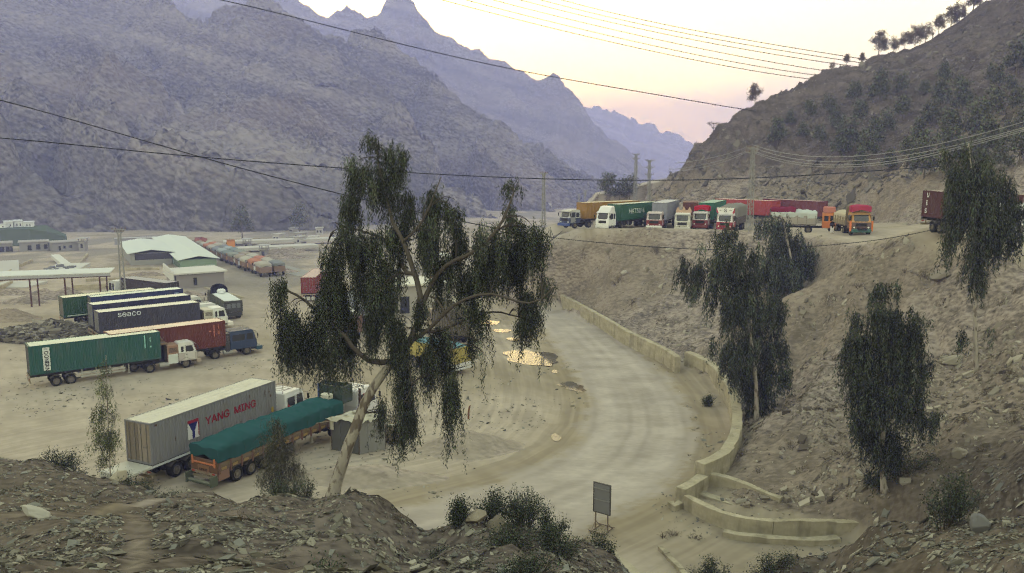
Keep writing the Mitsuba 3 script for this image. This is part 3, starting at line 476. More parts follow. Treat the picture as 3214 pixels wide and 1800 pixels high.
# open cargo lorry facing away
t = Thing('cargo_truck', 'olive open sided lorry with white sacks on its load, driving away', 'truck', frame(*posed(-40.0, 116.2, 2.13)))
chassis(t, .3, 11.8); cargo_body(t, 0, 8.6, 1.25, 2.75, (.075, .085, .07), planks=3, tailcol=(.04, .042, .045))
for a in (1.3, 2.6, 6.9, 8.2):
    axle(t, a)
    for s in (-1, 1): wheel(t, a, s * .95, .56)
for s in (-1, 1): wheel(t, 10.9, s * 1.05, .3)
t.add('rear_skirt', join(box(-.05, .02, -1.2, 1.2, .5, .95), box(-.08, -.02, -1.24, 1.24, .98, 1.12)), 'paint', (.035, .035, .04))
t.add('rear_panel', join(*[box(-.12, -.1, y - .27, y + .27, 1.7, 2.35) for y in (-.7, 0, .7)]), 'paint', (.12, .13, .14))
cab(t, 9.4, 2.2, (.06, .065, .06), top=3.0)
a_ = np.linspace(0, np.pi, 9); t.add('hood_canopy', prism_x([(1.22 * math.cos(q), 2.6 + 1.5 * math.sin(q) ** .6) for q in a_], 8.2, 9.3), 'matte', (.012, .012, .022))
k = cloth(8.0, 2.3, 2.78, .12, .16, .06, 3); t.add('load_sheet', move(k, .3), 'matte', (.55, .58, .58), smooth=40)
t.add('sack', join(rbox(6.9, 7.9, -.6, .55, 2.85, 3.5, .18), rbox(6.3, 7.0, -.3, .5, 2.85, 3.2, .15)), 'matte', (.6, .62, .63), smooth=40)
# ------------------------------------------------------------------ the two nearest lorries
t, cpz = rig('white cabbed lorry with roof rack, its bare rear deck behind the dirty white container', -25.2, 53.2, 1.13, 1.5)
semi_trailer(t, 1.5, axles=(2.0, 3.3), rear=1.9)
t.add('rear_deck', join(rbox(-2.1, 0, -1.25, 1.25, 1.28, 1.46, .03), *[box(-2.12, -2.0, -1.25 + .0, 1.25, .9, 1.28)]), 'paint', (.42, .42, .38))
t.add('side_rail', join(*[box(-.2, 12.2, s * 1.22 - .03, s * 1.22 + .03, 1.30, 1.44) for s in (-1, 1)]), 'paint', (.50, .53, .56))
tractor(t, 11.2, 14.6, (.66, .67, .68), (.6, .6, .62), lc=2.5, rack=(.25, .19, .17), top=3.0, box_=None)
t.add('red_flash', prism([(13.5, 1.0), (14.1, 1.0), (13.9, 1.75), (13.6, 2.1)], -1.226, -1.215), 'paint', (.4, .02, .03))
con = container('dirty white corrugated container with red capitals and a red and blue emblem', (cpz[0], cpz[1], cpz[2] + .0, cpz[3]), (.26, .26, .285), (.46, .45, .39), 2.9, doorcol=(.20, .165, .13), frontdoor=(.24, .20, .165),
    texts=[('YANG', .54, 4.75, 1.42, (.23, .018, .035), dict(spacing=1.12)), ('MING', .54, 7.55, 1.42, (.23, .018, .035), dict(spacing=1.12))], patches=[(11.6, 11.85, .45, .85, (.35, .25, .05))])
W_ = -1.228
con.add('emblem', box(3.12, 4.12, W_ - .008, W_ + .002, .78, 2.15), 'matte', (.55, .55, .57))
con.add('emblem_band', box(3.12, 4.12, W_ - .012, W_ + .002, 1.93, 2.15), 'matte', (.23, .018, .035))
con.add('emblem_stem', prism([(3.2, 1.93), (4.04, 1.93), (3.74, 1.35), (3.74, .8), (3.5, .8), (3.5, 1.35)], W_ - .014, W_ + .002), 'matte', (.018, .022, .12))
con.add('emblem_edge', box(4.06, 4.13, W_ - .016, W_ + .002, .9, 2.0), 'matte', (.23, .018, .035))
con.add('rust_patch', join(*[box(a, a + b, W_ - .006, W_ + .002, z, z + c) for a, b, z, c in ((10.9, .07, 1.9, .5), (11.35, .12, 2.1, .12), (11.5, .14, 1.75, .16), (9.2, .05, 2.2, .3), (8.2, .07, .5, .2), (.35, .2, 2.6, .12), (2.0, .05, 1.1, .3), (6.4, .08, .4, .1))]), 'matte', (.10, .06, .045))
t = Thing('flatbed_truck', 'long trailer lorry with a green tarpaulin, orange tailgate and red and white cab', 'truck', frame(*posed(-20.6, 52.6, 1.08)))
semi_trailer(t, 1.2, 13.2, axles=(1.7, 3.0, 4.3), legs=9.6)
WOOD = (.12, .075, .05)
t.add('floor', box(0, 13, -1.22, 1.22, 1.18, 1.3), 'matte', (.12, .09, .06))
for s in (-1, 1):
    for q in range(2): t.add('side_plank', box(0, 13, s * 1.25 - .03, s * 1.25 + .03, 1.2 + .3 * q, 1.48 + .3 * q), 'paint', (WOOD, (.14, .10, .06))[q])
    t.add('side_post', join(*[box(a - .06, a + .06, s * 1.3 - .03, s * 1.3 + .03, 1.02, 1.8) for a in np.linspace(.1, 12.9, 14)]), 'paint', (.12, .06, .045))
    t.add('painted_panel', join(*[box(a + .18, a + .62, s * 1.288 - .012, s * 1.288 + .012, 1.26, 1.44) for a in np.linspace(.1, 11.9, 13)]), 'paint', (.24, .16, .06))
    t.add('skirt_panel', box(.05, 1.0, s * 1.2 - .03, s * 1.2 + .03, .55, 1.18), 'paint', (.20, .11, .08))
tg = t.add('tailgate', join(box(-.05, .02, -1.22, 1.22, .85, 1.95)), 'paint', (.12, .055, .03))
t.add('tailgate_panel', join(box(-.09, -.05, -.5, .55, .95, 1.5)), 'paint', (.20, .10, .055), parent=tg)
t.add('tailgate_frame', join(box(-.1, -.05, -1.1, -.98, 1.5, 2.1), box(-.1, -.05, .98, 1.1, 1.5, 2.1), box(-.1, -.05, -.98, .98, 1.62, 1.72)), 'paint', (.50, .16, .06), parent=tg)
t.add('tailgate_lettering', (lambda m: (np.stack([-.095 - m[0][:, 1] * 0 - 0, m[0][:, 0], m[0][:, 2]], 1), m[1]))(join(*[box(a, a + .12, 0, 0.01, 1.12, 1.3) for a in (-.3, -.1, .1, .28)])), 'matte', (.03, .02, .02), parent=tg)
t.add('under_bumper', join(rbox(-.55, -.3, -1.15, 1.15, .35, .62, .08), *[box(-.6, 0, s * 1.15 - .06, s * 1.15 + .06, .3, 1.0) for s in (-1, 1)]), 'paint', (.07, .085, .06))
m = cloth(12.7, 2.62, 2.75, .85, .38, .10, 9, 130, 28, uneven=.16); t.add('tarpaulin', move(m, .0), 'matte', (.024, .075, .08), smooth=50)
t.add('rope', join(*[tube([[a, -1.36, 2.0], [a + .02, -1.2, 2.78], [a + .3, 0, 3.16], [a + .1, 1.2, 2.78], [a, 1.36, 2.0]], .014, 4) for a in (2.4, 5.3, 8.6, 11.4)]), 'matte', (.05, .08, .075))
hb = t.add('headboard_box', join(box(12.75, 12.82, -1.25, 1.25, 1.3, 3.9), box(12.75, 14.0, 1.18, 1.25, 2.5, 3.9), box(12.75, 14.0, -1.25, -1.18, 2.5, 3.9), box(13.93, 14.0, -1.25, 1.25, 2.5, 3.9), box(12.8, 14, -1.2, 1.2, 2.5, 2.56)), 'paint', (.03, .05, .045))
t.add('headboard_edge', join(box(12.72, 12.76, 1.1, 1.28, 2.5, 3.92), box(12.72, 14.02, 1.24, 1.28, 3.75, 3.92)), 'paint', (.03, .06, .16), parent=hb)
t.add('crate', rbox(12.0, 12.6, -.5, .4, 2.9, 3.35, .08), 'matte', (.5, .48, .4), smooth=40)
tractor(t, 12.0, 16.1, (.66, .66, .68), (.55, .54, .56), lc=2.6, rack=(.12, .1, .08), top=3.1, boom=.1)
t.add('red_stripe', join(prism([(15.35, .9), (15.75, .9), (15.75, 2.5), (15.45, 2.75), (15.4, 1.6)], -1.25, -1.232), prism([(14.7, .88), (15.9, .88), (15.4, 1.35), (14.7, 1.15)], -1.25, -1.233)), 'paint', (.42, .012, .03))
t.add('exhaust_stack', join(tube([[14.85, -1.3, .7], [14.85, -1.3, 3.3]], .1, 8), box(14.7, 15.0, -1.36, -1.22, 1.35, 1.9)), 'paint', (.06, .03, .025))
t.add('orange_plate', box(14.72, 15.02, -1.39, -1.365, 1.4, 1.85), 'paint', (.65, .22, .03))
# ------------------------------------------------------------------ lorries partly hidden by the big tree
t = Thing('cargo_truck', 'lorry with a bulging grey tarpaulin behind the big tree', 'truck', frame(*posed(-17.6, 106.0, 2.2)))
chassis(t, .3, 14); cargo_body(t, 0, 10.5, 1.25, 2.4, (.05, .045, .05), planks=3)
m = cloth(10.4, 2.6, 3.5, 1.4, .75, .16, 21, 90, 24); t.add('tarpaulin', move(m, .05), 'matte', (.21, .215, .25), smooth=50)
for a in (1.5, 2.8, 8.0):
    axle(t, a)
    for s in (-1, 1): wheel(t, a, s * .95, .56)
for s in (-1, 1): wheel(t, 12.6, s * 1.05, .3)
cab(t, 11.3, 2.3, (.6, .6, .6), (.35, .03, .04), top=3.0)
t = Thing('cargo_truck', 'brown boarded lorry seen from behind with a small teal plate', 'truck', frame(*posed(-19.9, 100.6, 2.05)))
chassis(t, .3, 11); cargo_body(t, 0, 7.5, 1.2, 3.3, (.13, .075, .065), planks=5)
m = cloth(7.4, 2.4, 3.4, .3, .25, .06, 31); t.add('load_sheet', move(m, .05), 'matte', (.5, .49, .46), smooth=50)
t.add('teal_plate', box(-.13, -.1, -.3, .3, 2.2, 2.6), 'paint', (.05, .35, .40))
for a in (1.4, 6.2):
    axle(t, a)
    for s in (-1, 1): wheel(t, a, s * .95, .56)
for s in (-1, 1): wheel(t, 9.6, s * 1.05, .3)
cab(t, 8.0, 2.2, (.4, .3, .25), top=3.0)
t = Thing('cargo_truck', 'yellow boarded lorry with white painted bumper, under the hanging branches', 'truck', frame(*posed(-5.2, 84.4, 2.45)))
chassis(t, .3, 10.5); cargo_body(t, 0, 7.0, 1.35, 2.9, (.36, .30, .09), post=(.40, .34, .12), planks=4)
for a in (1.3, 2.6, 6.0):
    axle(t, a)
    for s in (-1, 1): wheel(t, a, s * .95, .56)
for s in (-1, 1): wheel(t, 9.2, s * 1.05, .3); t.add('painted_skirt', join(*[box(a, a + .75, s * 1.2 - .02, s * 1.2 + .02, .85, 1.3) for a in (.1, .95, 3.3, 4.2)]), 'paint', (.6, .62, .64))
t.add('painted_bumper', join(rbox(-.25, -.1, -1.25, 1.25, .55, .75, .03), box(-.16, -.1, -1.2, 1.2, .85, 1.25)), 'paint', (.58, .58, .58))
m = cloth(6.8, 2.3, 2.9, .2, .3, .08, 33); t.add('load_sheet', move(m, .1), 'matte', (.12, .22, .26), smooth=50)
cab(t, 7.5, 2.2, (.55, .5, .3), (.5, .5, .5), top=2.9)
t = Thing('covered_truck', 'dark olive covered lorry parked by the wet ruts beside the road', 'truck', frame(*posed(-6.3, 98.4, 1.95)))
chassis(t, .3, 11.5); cargo_body(t, 0, 8.0, 1.25, 3.2, (.075, .065, .045), planks=5)
m = cloth(7.9, 2.55, 4.2, 1.2, .35, .08, 35); t.add('tarpaulin', move(m, .05), 'matte', (.085, .075, .055), smooth=50)
for a in (1.5, 2.8, 6.8):
    axle(t, a)
    for s in (-1, 1): wheel(t, a, s * .95, .56)
for s in (-1, 1): wheel(t, 10.0, s * 1.05, .3)
cab(t, 8.6, 2.2, (.25, .2, .14), top=3.0)
t, cpz = rig('lorry trailer under the red container left of the big tree', -34.4, 137.0, 1.63, 1.5)
semi_trailer(t, 1.5); tractor(t, 11, 14.6, (.5, .5, .5))
t.add('mud_flap', join(*[box(-.15, -.1, y - .28, y + .28, .35, .95) for y in (-.8, 0, .8)]), 'matte', (.45, .45, .45))
container('crimson container seen from its doors left of the big tree', cpz, (.19, .025, .028), (.42, .30, .30), 2.7, doorcol=(.20, .028, .03), patches=())
# ------------------------------------------------------------------ lorries on the terrace
def corner(px, py, Y, yaw, end='f', side='l', L=12.19):
    p = at(px, py, Y)[:2]; d = np.array([math.cos(yaw), math.sin(yaw)]); l = np.array([-d[1], d[0]])
    return tuple(p - (L * d if end == 'f' else 0) - (1.22 * l if side == 'l' else -1.22 * l)) + (yaw,)
t, cpz = rig('blue and white cabbed lorry with the ochre container, leftmost on the terrace', *corner(1841, 690, 132, 3.80), dz=.25)
semi_trailer(t); tractor(t, 11.6, 14.6, (.42, .42, .42), (.035, .045, .10), lc=2.3, boom=.35, bump=(.03, .06, .22))
container('ochre yellow container, leftmost on the terrace', cpz, (.36, .19, .035), (.5, .42, .28), 2.59, frontdoor=None)
t, cpz = rig('all white cabbed lorry with roof fairing, in front of the green lettered container', *corner(1948, 694, 130.5, 4.04))
semi_trailer(t); tractor(t, 11.6, 14.5, (.68, .68, .69), (.66, .66, .66), lc=2.1, top=3.1, bump=(.6, .6, .6), visor=(.6, .6, .6))
t.add('roof_fairing', prism([(13.7, 3.08), (15.2, 3.08), (14.6, 3.75), (13.9, 3.85)], -1.05, 1.05), 'paint', (.66, .66, .67))
container('dark green container with large white capitals on the terrace', cpz, (.012, .105, .055), (.42, .46, .38), 2.59, texts=[('HATSU 4', .78, 9.6, 1.0, (.68, .70, .68), dict(right=False, bold=False, spacing=1.06))], patches=())
t, cpz = rig('maroon and white cabbed lorry in front of the lilac grey container', *corner(2094, 674, 130, 4.36))
semi_trailer(t); tractor(t, 12.2, 15.6, (.46, .40, .40), (.15, .02, .025), lc=2.1, bump=(.62, .62, .62), top=2.95)
container('lilac grey container behind the maroon and white cab', cpz, (.27, .28, .36), (.4, .4, .45), 2.75)
x_, y_ = spot(2140, 712, 126)
t = Thing('cargo_truck', 'grey white fronted lorry with a spiked wooden crown over its cab', 'truck', frame(*posed(x_ + 3.0, y_ + 10, 4.42)))
chassis(t, 0, 10); cargo_body(t, 0, 6.8, 1.25, 2.6, (.22, .15, .1)); cab(t, 7.6, 2.3, (.55, .54, .5), (.42, .40, .36), top=3.0, bump=(.5, .48, .45), fx=9.2)
t.add('crown_board', prism_x([(-1.2, 3.0), (1.2, 3.0), (1.2, 3.35), (.9, 3.95), (.6, 3.4), (.3, 3.4), (0, 3.98), (-.3, 3.4), (-.6, 3.4), (-.9, 3.95), (-1.2, 3.35)], 7.7, 7.8), 'paint', (.42, .28, .2))
for a in (1.4, 5.8):
    axle(t, a)
    for s in (-1, 1): wheel(t, a, s * .95, .56)
for s in (-1, 1): wheel(t, 9.2, s * 1.05, .3)
container('rust brown container behind the spiked crown', (*spot(2166, 690, 140), float(ground(*spot(2166, 690, 140))) + 1.5, 4.5), (.13, .03, .025), None, 2.59, 6.06)
t, cpz = rig('white and red fronted lorry with a bright red bundle over its cab', *corner(2240, 674, 133, 4.30))
semi_trailer(t); tractor(t, 12.4, 16.0, (.62, .60, .60), (.17, .018, .025), lc=2.1, bump=(.15, .015, .02), top=3.0)
t.add('roof_bundle', move(cloth(1.7, 2.3, 3.75, .7, .2, .07, 41, 20, 16), 14.5), 'matte', (.34, .018, .035), smooth=50)
container('sea green container behind the red roof bundle', cpz, (.02, .17, .12), (.25, .4, .33), 2.75, patches=[], texts=())
x_, y_ = spot(2268, 722, 123)
t = Thing('cargo_truck', 'red and white lorry with an S board over its cab and a grey covered load', 'truck', frame(*posed(x_ + 5.2, y_ + 10.6, 4.27)))
chassis(t, 0, 11.5); cargo_body(t, 0, 8.2, 1.25, 2.3, (.12, .1, .1)); cab(t, 9.1, 2.3, (.62, .61, .62), (.26, .02, .04), top=3.0, bump=(.2, .02, .03), fx=10.6)
t.add('tarpaulin', cloth(8.3, 2.7, 3.75, 1.5, .45, .1, 43), 'matte', (.20, .19, .175), smooth=50)
cr = t.add('crown_board', prism_x([(-1.0, 3.05), (1.0, 3.05), (1.32, 3.85), (-1.32, 3.85)], 10.9, 11.0), 'paint', (.66, .66, .66))
v, f = np.array((_m := meshkit.text_mesh('S', .5, .012, True)).vertices), np.array(_m.faces)
t.add('lettering', (np.stack([11.005 + v[:, 2], v[:, 0] - .2, 3.2 + v[:, 1]], 1), f), 'matte', (.06, .05, .06), parent=cr)
t.add('crown_marks', join(*[box(11.0, 11.012, s * .75 - .22, s * .75 + .22, 3.42, 3.5) for s in (-1, 1)] + [box(11.0, 11.012, s * .75 - .05, s * .75 + .05, 3.36, 3.56) for s in (-1, 1)]), 'matte', (.3, .28, .28), parent=cr)
t.add('crown_side', join(*[prism_x([(s * 1.02, 3.05), (s * 1.34, 3.85), (s * 1.36, 3.3), (s * 1.2, 2.95)], 10.8, 10.9) for s in (-1, 1)]), 'paint', (.4, .03, .06))
for a in (1.5, 2.8, 7.2):
    axle(t, a)
    for s in (-1, 1): wheel(t, a, s * .95, .56)
for s in (-1, 1): wheel(t, 10.6, s * 1.05, .3)
for (px, Y, yaw, col, roof, lab, lab2) in ((2424, 143, -.885, (.42, .05, .055), (.55, .38, .34), 'scarlet container right of the lattice pole on the terrace', 'trailer under the scarlet container on the terrace'), (2566, 139, -1.05, (.17, .035, .055), (.33, .2, .2), 'maroon container behind the orange cab on the terrace', 'trailer under the maroon container on the terrace')):
    x_, y_, w_ = corner(px, 670, Y, yaw, 'f', 'r'); q_ = posed(x_, y_, w_); t = Thing('container_trailer', lab2, 'trailer', frame(*q_)); semi_trailer(t); container(lab, (q_[0], q_[1], q_[2] + 1.45, w_), col, roof, 2.59)
x_, y_ = spot(2470, 705, 118)
t = Thing('cargo_truck', 'orange cabbed lorry with a pinkish roof bundle and a sheeted load behind it', 'truck', frame(*posed(x_ - 1.9, y_ + 1.5, -.34)))
chassis(t, 0, 9.6); cargo_body(t, 0, 6.2, 1.3, 2.5, (.30, .27, .24))
t.add('load_sheet', cloth(6.3, 2.6, 2.9, .5, .35, .12, 47, uneven=.3), 'matte', (.42, .45, .44), smooth=50)
t.add('hood_canopy', cloth(3.4, 2.5, 3.5, .5, .2, .05, 48, 20, 16), 'matte', (.16, .02, .045), smooth=50)
cab(t, 7.0, 2.2, (.48, .15, .03), (.42, .12, .03), top=2.95, fx=8.4); t.add('roof_bundle', move(cloth(1.6, 2.2, 3.7, .7, .15, .06, 49, 20, 16), 7.1), 'matte', (.40, .16, .13), smooth=50)
for a in (1.4, 5.2):
    axle(t, a)
    for s in (-1, 1): wheel(t, a, s * .95, .56)
for s in (-1, 1): wheel(t, 8.4, s * 1.05, .3)
x_, y_ = spot(2703, 720, 103)
t = Thing('cargo_truck', 'orange sided lorry facing the camera with a crimson bundle on its cab', 'truck', frame(*posed(x_ - 8.2 * math.cos(4.6), y_ - 8.2 * math.sin(4.6), 4.6)))
chassis(t, 0, 9); cargo_body(t, 0, 5.6, 1.2, 2.2, (.25, .2, .13), head=3.6); cab(t, 6.2, 2.0, (.42, .21, .05), (.10, .06, .06), top=2.95, bump=(.03, .10, .09), fx=7.6)
t.add('load_sheet', cloth(5.4, 2.5, 2.5, .6, .35, .12, 51, uneven=.2), 'matte', (.42, .37, .27), smooth=50)
t.add('roof_bundle', move(cloth(1.5, 2.3, 3.7, .7, .15, .09, 52, 20, 16), 6.5), 'matte', (.33, .045, .085), smooth=50)
for s in (-1, 1): t.add('side_flap', box(8.0, 8.25, s * 1.3 - .1, s * 1.3 + .1, .6, 1.9), 'paint', (.55, .14, .03))
for a in (1.4, 4.8):
    axle(t, a)
    for s in (-1, 1): wheel(t, a, s * .95, .56)
for s in (-1, 1): wheel(t, 7.6, s * 1.05, .3)
t, cpz = rig('white painted cabbed lorry with the maroon lettered container behind the right hand tree', 42.4, 82.8, -1.555)
semi_trailer(t); tractor(t, 11.2, 14.6, (.55, .55, .56), (.12, .11, .12), lc=2.1, bump=(.1, .1, .12)); t.add('painted_board', join(*[box(12.6, 12.7, a, a + .3, 1.1, 3.4) for a in np.arange(-1.2, 1.0, .36)]), 'paint', (.62, .62, .64))
container('maroon container with upright white letters behind the right hand tree', cpz, (.085, .018, .022), (.35, .28, .26), 2.59, texts=[(c, .46, .85 - .12 * q, 1.95 - .78 * q, (.62, .60, .60), {}) for q, c in enumerate('UES')])
# ------------------------------------------------------------------ the double queue of lorries far off in the valley
qa, qb = np.array([-55., 182.]), np.array([-107., 278.]); qd = (qb - qa) / np.linalg.norm(qb - qa); qn = np.array([qd[1], -qd[0]])
TARP = [(.34, .32, .285), (.27, .235, .20), (.27, .30, .31), (.36, .17, .12), (.22, .235, .22), (.19, .20, .215), (.36, .345, .31), (.17, .20, .20)]
ORD = 'first second third fourth fifth sixth seventh eighth ninth tenth eleventh twelfth'.split()
for f_ in (0, 1):
    for q in range(12):
        p = qa + qd * (q * 9.0 + f_ * 1.5 + rng.uniform(-.5, .5)) + qn * (f_ * 3.4)
        c = TARP[(q * 3 + f_ * 5) % 8]; cn = ['buff', 'tan', 'pale blue', 'orange red', 'grey green', 'slate grey', 'cream', 'sea grey'][(q * 3 + f_ * 5) % 8]
        t = Thing('queued_truck', f'{cn} sheeted lorry, {ORD[q]} from the near end of the far queue, {"left" if f_ == 0 else "right"} file', 'truck', frame(*posed(p[0], p[1], math.atan2(qd[1], qd[0]) + rng.uniform(-.04, .04))), 'lorries queued in two files across the valley floor')
        t.add('cargo_body', join(box(0, 5.6, -1.2, 1.2, 1.0, 2.3), *[box(a, a + .1, s * 1.24 - .04, s * 1.24 + .04, .9, 2.35) for a in np.linspace(.1, 5.4, 7) for s in (-1, 1)]), 'paint', (.20, .13, .10))
        t.add('tarpaulin', cloth(5.7, 2.5, 2.9, .7, .35, .1, 60 + q + 20 * f_, 20, 12), 'matte', c, smooth=50)
        cab(t, 5.9, 1.9, [(.5, .5, .5), (.4, .2, .1), (.3, .3, .35)][q % 3], top=2.7, lights=False)
        for a in (1.2, 6.9):
            for s in (-1, 1): t.add('wheel', move(lathe_y([(.001, -.2), (.5, -.2), (.5, .2), (.001, .2)], 12), a, s * 1.0, .5), 'matte', RUB)
for (px, py, yaw, col, lab) in ((726, 796, 1.9, (.50, .20, .06), 'orange boxed lorry standing alone between the queue and the watchtowers'), (640, 778, 2.2, (.30, .10, .08), 'dark red boxed lorry at the far end of the queue')):
    z0 = -7.; x_, y_ = spot(px, py, None, z0); t = Thing('cargo_truck', lab, 'truck', frame(*posed(x_, y_, yaw)))
    cargo_body(t, 0, 6.2, 1.1, 3.6, col); cab(t, 6.4, 2.0, (.3, .2, .15), top=2.8, lights=False); chassis(t, 0, 8)
    for a in (1.2, 7.4):
        for s in (-1, 1): wheel(t, a, s * .95, .4)
# ------------------------------------------------------------------ the person on the terrace
x_, y_ = spot(2612, 716, 107); PS = frame(*posed(x_, y_, -1.7))
def blob(chains, res=.035):
    import manifold3d as m3
    parts = []
    for ch in chains:
        for (a, ra), (b, rb) in zip(ch[:-1], ch[1:]):
            s1 = m3.Manifold.sphere(ra, 14).translate(a); s2 = m3.Manifold.sphere(rb, 14).translate(b); parts.append(m3.Manifold.batch_hull([s1, s2]))
    m = m3.Manifold.batch_boolean(parts, m3.OpType.Add).refine_to_length(res).to_mesh(); tm = trimesh.Trimesh(m.vert_properties[:, :3], m.tri_verts); trimesh.smoothing.filter_taubin(tm, iterations=8); return np.array(tm.vertices), np.array(tm.faces)
t = Thing('person', 'standing person in a black jacket and loose white trousers beside the orange lorry', 'person', PS)
fing = [[((.12 + .012 * q, s * .30, .74), .014), ((.13 + .012 * q, s * .305, .69), .012), ((.125 + .012 * q, s * .30, .64), .010)] for q in range(4) for s in (-1, 1)] + [[((.10, s * .28, .78), .016), ((.09, s * .265, .72), .013)] for s in (-1, 1)]
t.add('body', blob([[((0, 0, 1.46), .06), ((.01, 0, 1.56), .055), ((.02, 0, 1.64), .095), ((.03, 0, 1.70), .098)], [((.11, 0, 1.635), .022), ((.135, 0, 1.61), .018)]] + [[((.03, s * .26, 1.1), .045), ((.1, s * .29, .86), .035), ((.13, s * .30, .77), .042)] for s in (-1, 1)] + fing + [[((.0, s * .1, .14), .05), ((.02, s * .1, .06), .05), ((.16, s * .12, .04), .04)] for s in (-1, 1)], .02), 'matte', (.25, .16, .11), smooth=True)
t.add('jacket', blob([[((0, 0, 1.45), .12), ((0, 0, 1.2), .17), ((0, 0, .95), .18), ((0, 0, .86), .19)]] + [[((0, s * .16, 1.42), .08), ((.0, s * .24, 1.18), .065), ((.06, s * .275, .97), .055)] for s in (-1, 1)]), 'matte', (.015, .014, .018), smooth=True)
t.add('trousers', blob([[((0, s * .08, .88), .15), ((.02, s * .11, .5), .12), ((0, s * .11, .16), .10)] for s in (-1, 1)]), 'matte', (.62, .60, .62), smooth=True)
t.add('hair', blob([[((-.02, 0, 1.70), .10), ((.02, 0, 1.745), .085)]]), 'matte', (.01, .009, .008), smooth=True)
# ------------------------------------------------------------------ parapet walls at the hairpin
def wall_strip(top, h, w, below=.5, jitter=.03, seed=0, z=None):
    """a wall of rectangular section along the world polyline top (n x 3): the outer top edge; the wall lies to its left"""
    P = np.asarray(top, float); d = np.gradient(P[:, :2], axis=0); d /= np.linalg.norm(d, axis=1, keepdims=True); nL = np.stack([-d[:, 1], d[:, 0]], 1)
    r = np.random.default_rng(seed); q = r.normal(0, jitter, (len(P), 4))
    a = np.column_stack([P[:, :2] + nL * q[:, :1] * .5, P[:, 2] + q[:, 1]]); b = np.column_stack([P[:, :2] + nL * (w + q[:, 2:3]), P[:, 2] + q[:, 3] * .7])
    a0 = a - [0, 0, h + below]; b0 = b - [0, 0, h + below]; n = len(P)
    v = np.vstack([a0, a, b, b0]); i = np.arange(n - 1); f = []
    for k in range(4): k2 = (k + 1) % 4; f.append(np.stack([k * n + i, k * n + i + 1, k2 * n + i + 1, k2 * n + i], 1))
    f = np.vstack([tri(np.vstack(f)), [[0, n, 2 * n], [0, 2 * n, 3 * n], [n - 1, 3 * n - 1, 2 * n - 1], [n - 1, 4 * n - 1, 3 * n - 1]]])
    return v, f
def poly(px, z, step=.7):
    P = np.array([onz(a, b, z) for a, b in px]); t = np.r_[0, np.cumsum(np.linalg.norm(np.diff(P, axis=0), axis=1))]
    return CubicSpline(t, P)(np.linspace(0, t[-1], max(4, int(t[-1] / step)))) if len(px) > 2 else np.array([P[0] + (P[1] - P[0]) * q for q in np.linspace(0, 1, max(3, int(t[-1] / step)))])
def segments(t, line, h, w, seg, part='wall_segment', **kw):
    n = len(line); k = max(1, round(n / seg)); cuts = np.linspace(0, n - 1, k + 1).astype(int)
    for a, b in zip(cuts[:-1], cuts[1:]):
        L = line[a:b + 1].copy(); d = L[-1] - L[-2]; L[-1] -= d * .025; L[0] += (L[1] - L[0]) * .01; t.add(part, wall_strip(L, h, w, seed=a + 7, **kw), 'concrete')
wt = Thing('parapet_wall', 'long low concrete parapet wall climbing away from the bend', 'wall')
segments(wt, poly([(1755, 925), (1810, 952), (1866, 983), (1920, 1013), (1977, 1046), (2030, 1071), (2082, 1096), (2118, 1121)], 1.8)[::-1], 1.8, -.6, 7, jitter=.025)
wt = Thing('parapet_wall', 'tall curved concrete parapet wall round the outside of the hairpin bend', 'wall')
segments(wt, poly([(2149, 1105), (2199, 1127), (2232, 1150), (2260, 1183), (2282, 1216), (2293, 1255), (2298, 1300), (2294, 1345), (2276, 1388), (2238, 1425), (2182, 1448)], 1.8)[::-1], 1.8, -.8, 6, jitter=.03)
wt = Thing('retaining_wall', 'lower curved concrete wall with a worn pale top below the big roadside tree', 'wall')
segments(wt, poly([(2146, 1556), (2199, 1583), (2282, 1615), (2365, 1632), (2500, 1638), (2640, 1640), (2762, 1641)], 1.0), 1.1, .42, 8)
wt = Thing('retaining_wall', 'straight upper concrete wall of the culvert, running into the scree', 'wall')
segments(wt, poly([(2190, 1484), (2288, 1502), (2365, 1532), (2448, 1564)], 1.0), 1.3, .4, 5)
wt = Thing('concrete_step', 'sunken concrete ledge between the two culvert walls', 'step')
wt.add('slab', wall_strip(poly([(2180, 1545), (2262, 1575), (2345, 1600)], .25), .6, .7, seed=5), 'concrete')
wt = Thing('wall_pier', 'square concrete pier at the end of the curved parapet', 'pier')
b_ = onz(2155, 1515, 1.0); wt.add('block', wall_strip(np.array([onz(2120, 1527, 1.05), onz(2150, 1513, 1.05), onz(2192, 1488, 1.05)]), 1.3, -.75, seed=8), 'concrete')
wt.add('low_block', wall_strip(np.array([onz(2096, 1576, .45), onz(2118, 1590, .45), onz(2146, 1578, .45)]), .6, .5, seed=9), 'concrete')
wt = Thing('wall_pier', 'broken end block between the two wall levels', 'pier')
wt.add('block', wall_strip(np.array([onz(2180, 1446, 1.5), onz(2184, 1462, 1.3), onz(2190, 1480, 1.1)]), 1.5, .55, seed=3), 'concrete')
wt = Thing('kerb_strip', 'pale flush concrete strip in front of the lower curved wall', 'kerb')
wt.add('slab', wall_strip(poly([(2270, 1672), (2400, 1690), (2540, 1697), (2640, 1690)], .35), .25, .5, seed=12), 'concrete')
wt = Thing('kerb_stone_row', 'crumbling stone edging running towards the camera beside the sandy shoulder', 'kerb')
_L = poly([(2065, 1700), (2110, 1745), (2150, 1790), (2200, 1850)], .5); _L[:, 2] = ground(_L[:, 0], _L[:, 1]) + .22
segments(wt, _L, .3, .3, 2, part='stone')
wt = Thing('concrete_slab', 'narrow concrete slab edge beside the sandy shoulder at the bottom edge', 'slab')
_L = poly([(1900, 1720), (1960, 1770), (2010, 1820)], .5); _L[:, 2] = ground(_L[:, 0], _L[:, 1]) + .1; wt.add('slab', wall_strip(_L, .2, .7, seed=4), 'concrete')
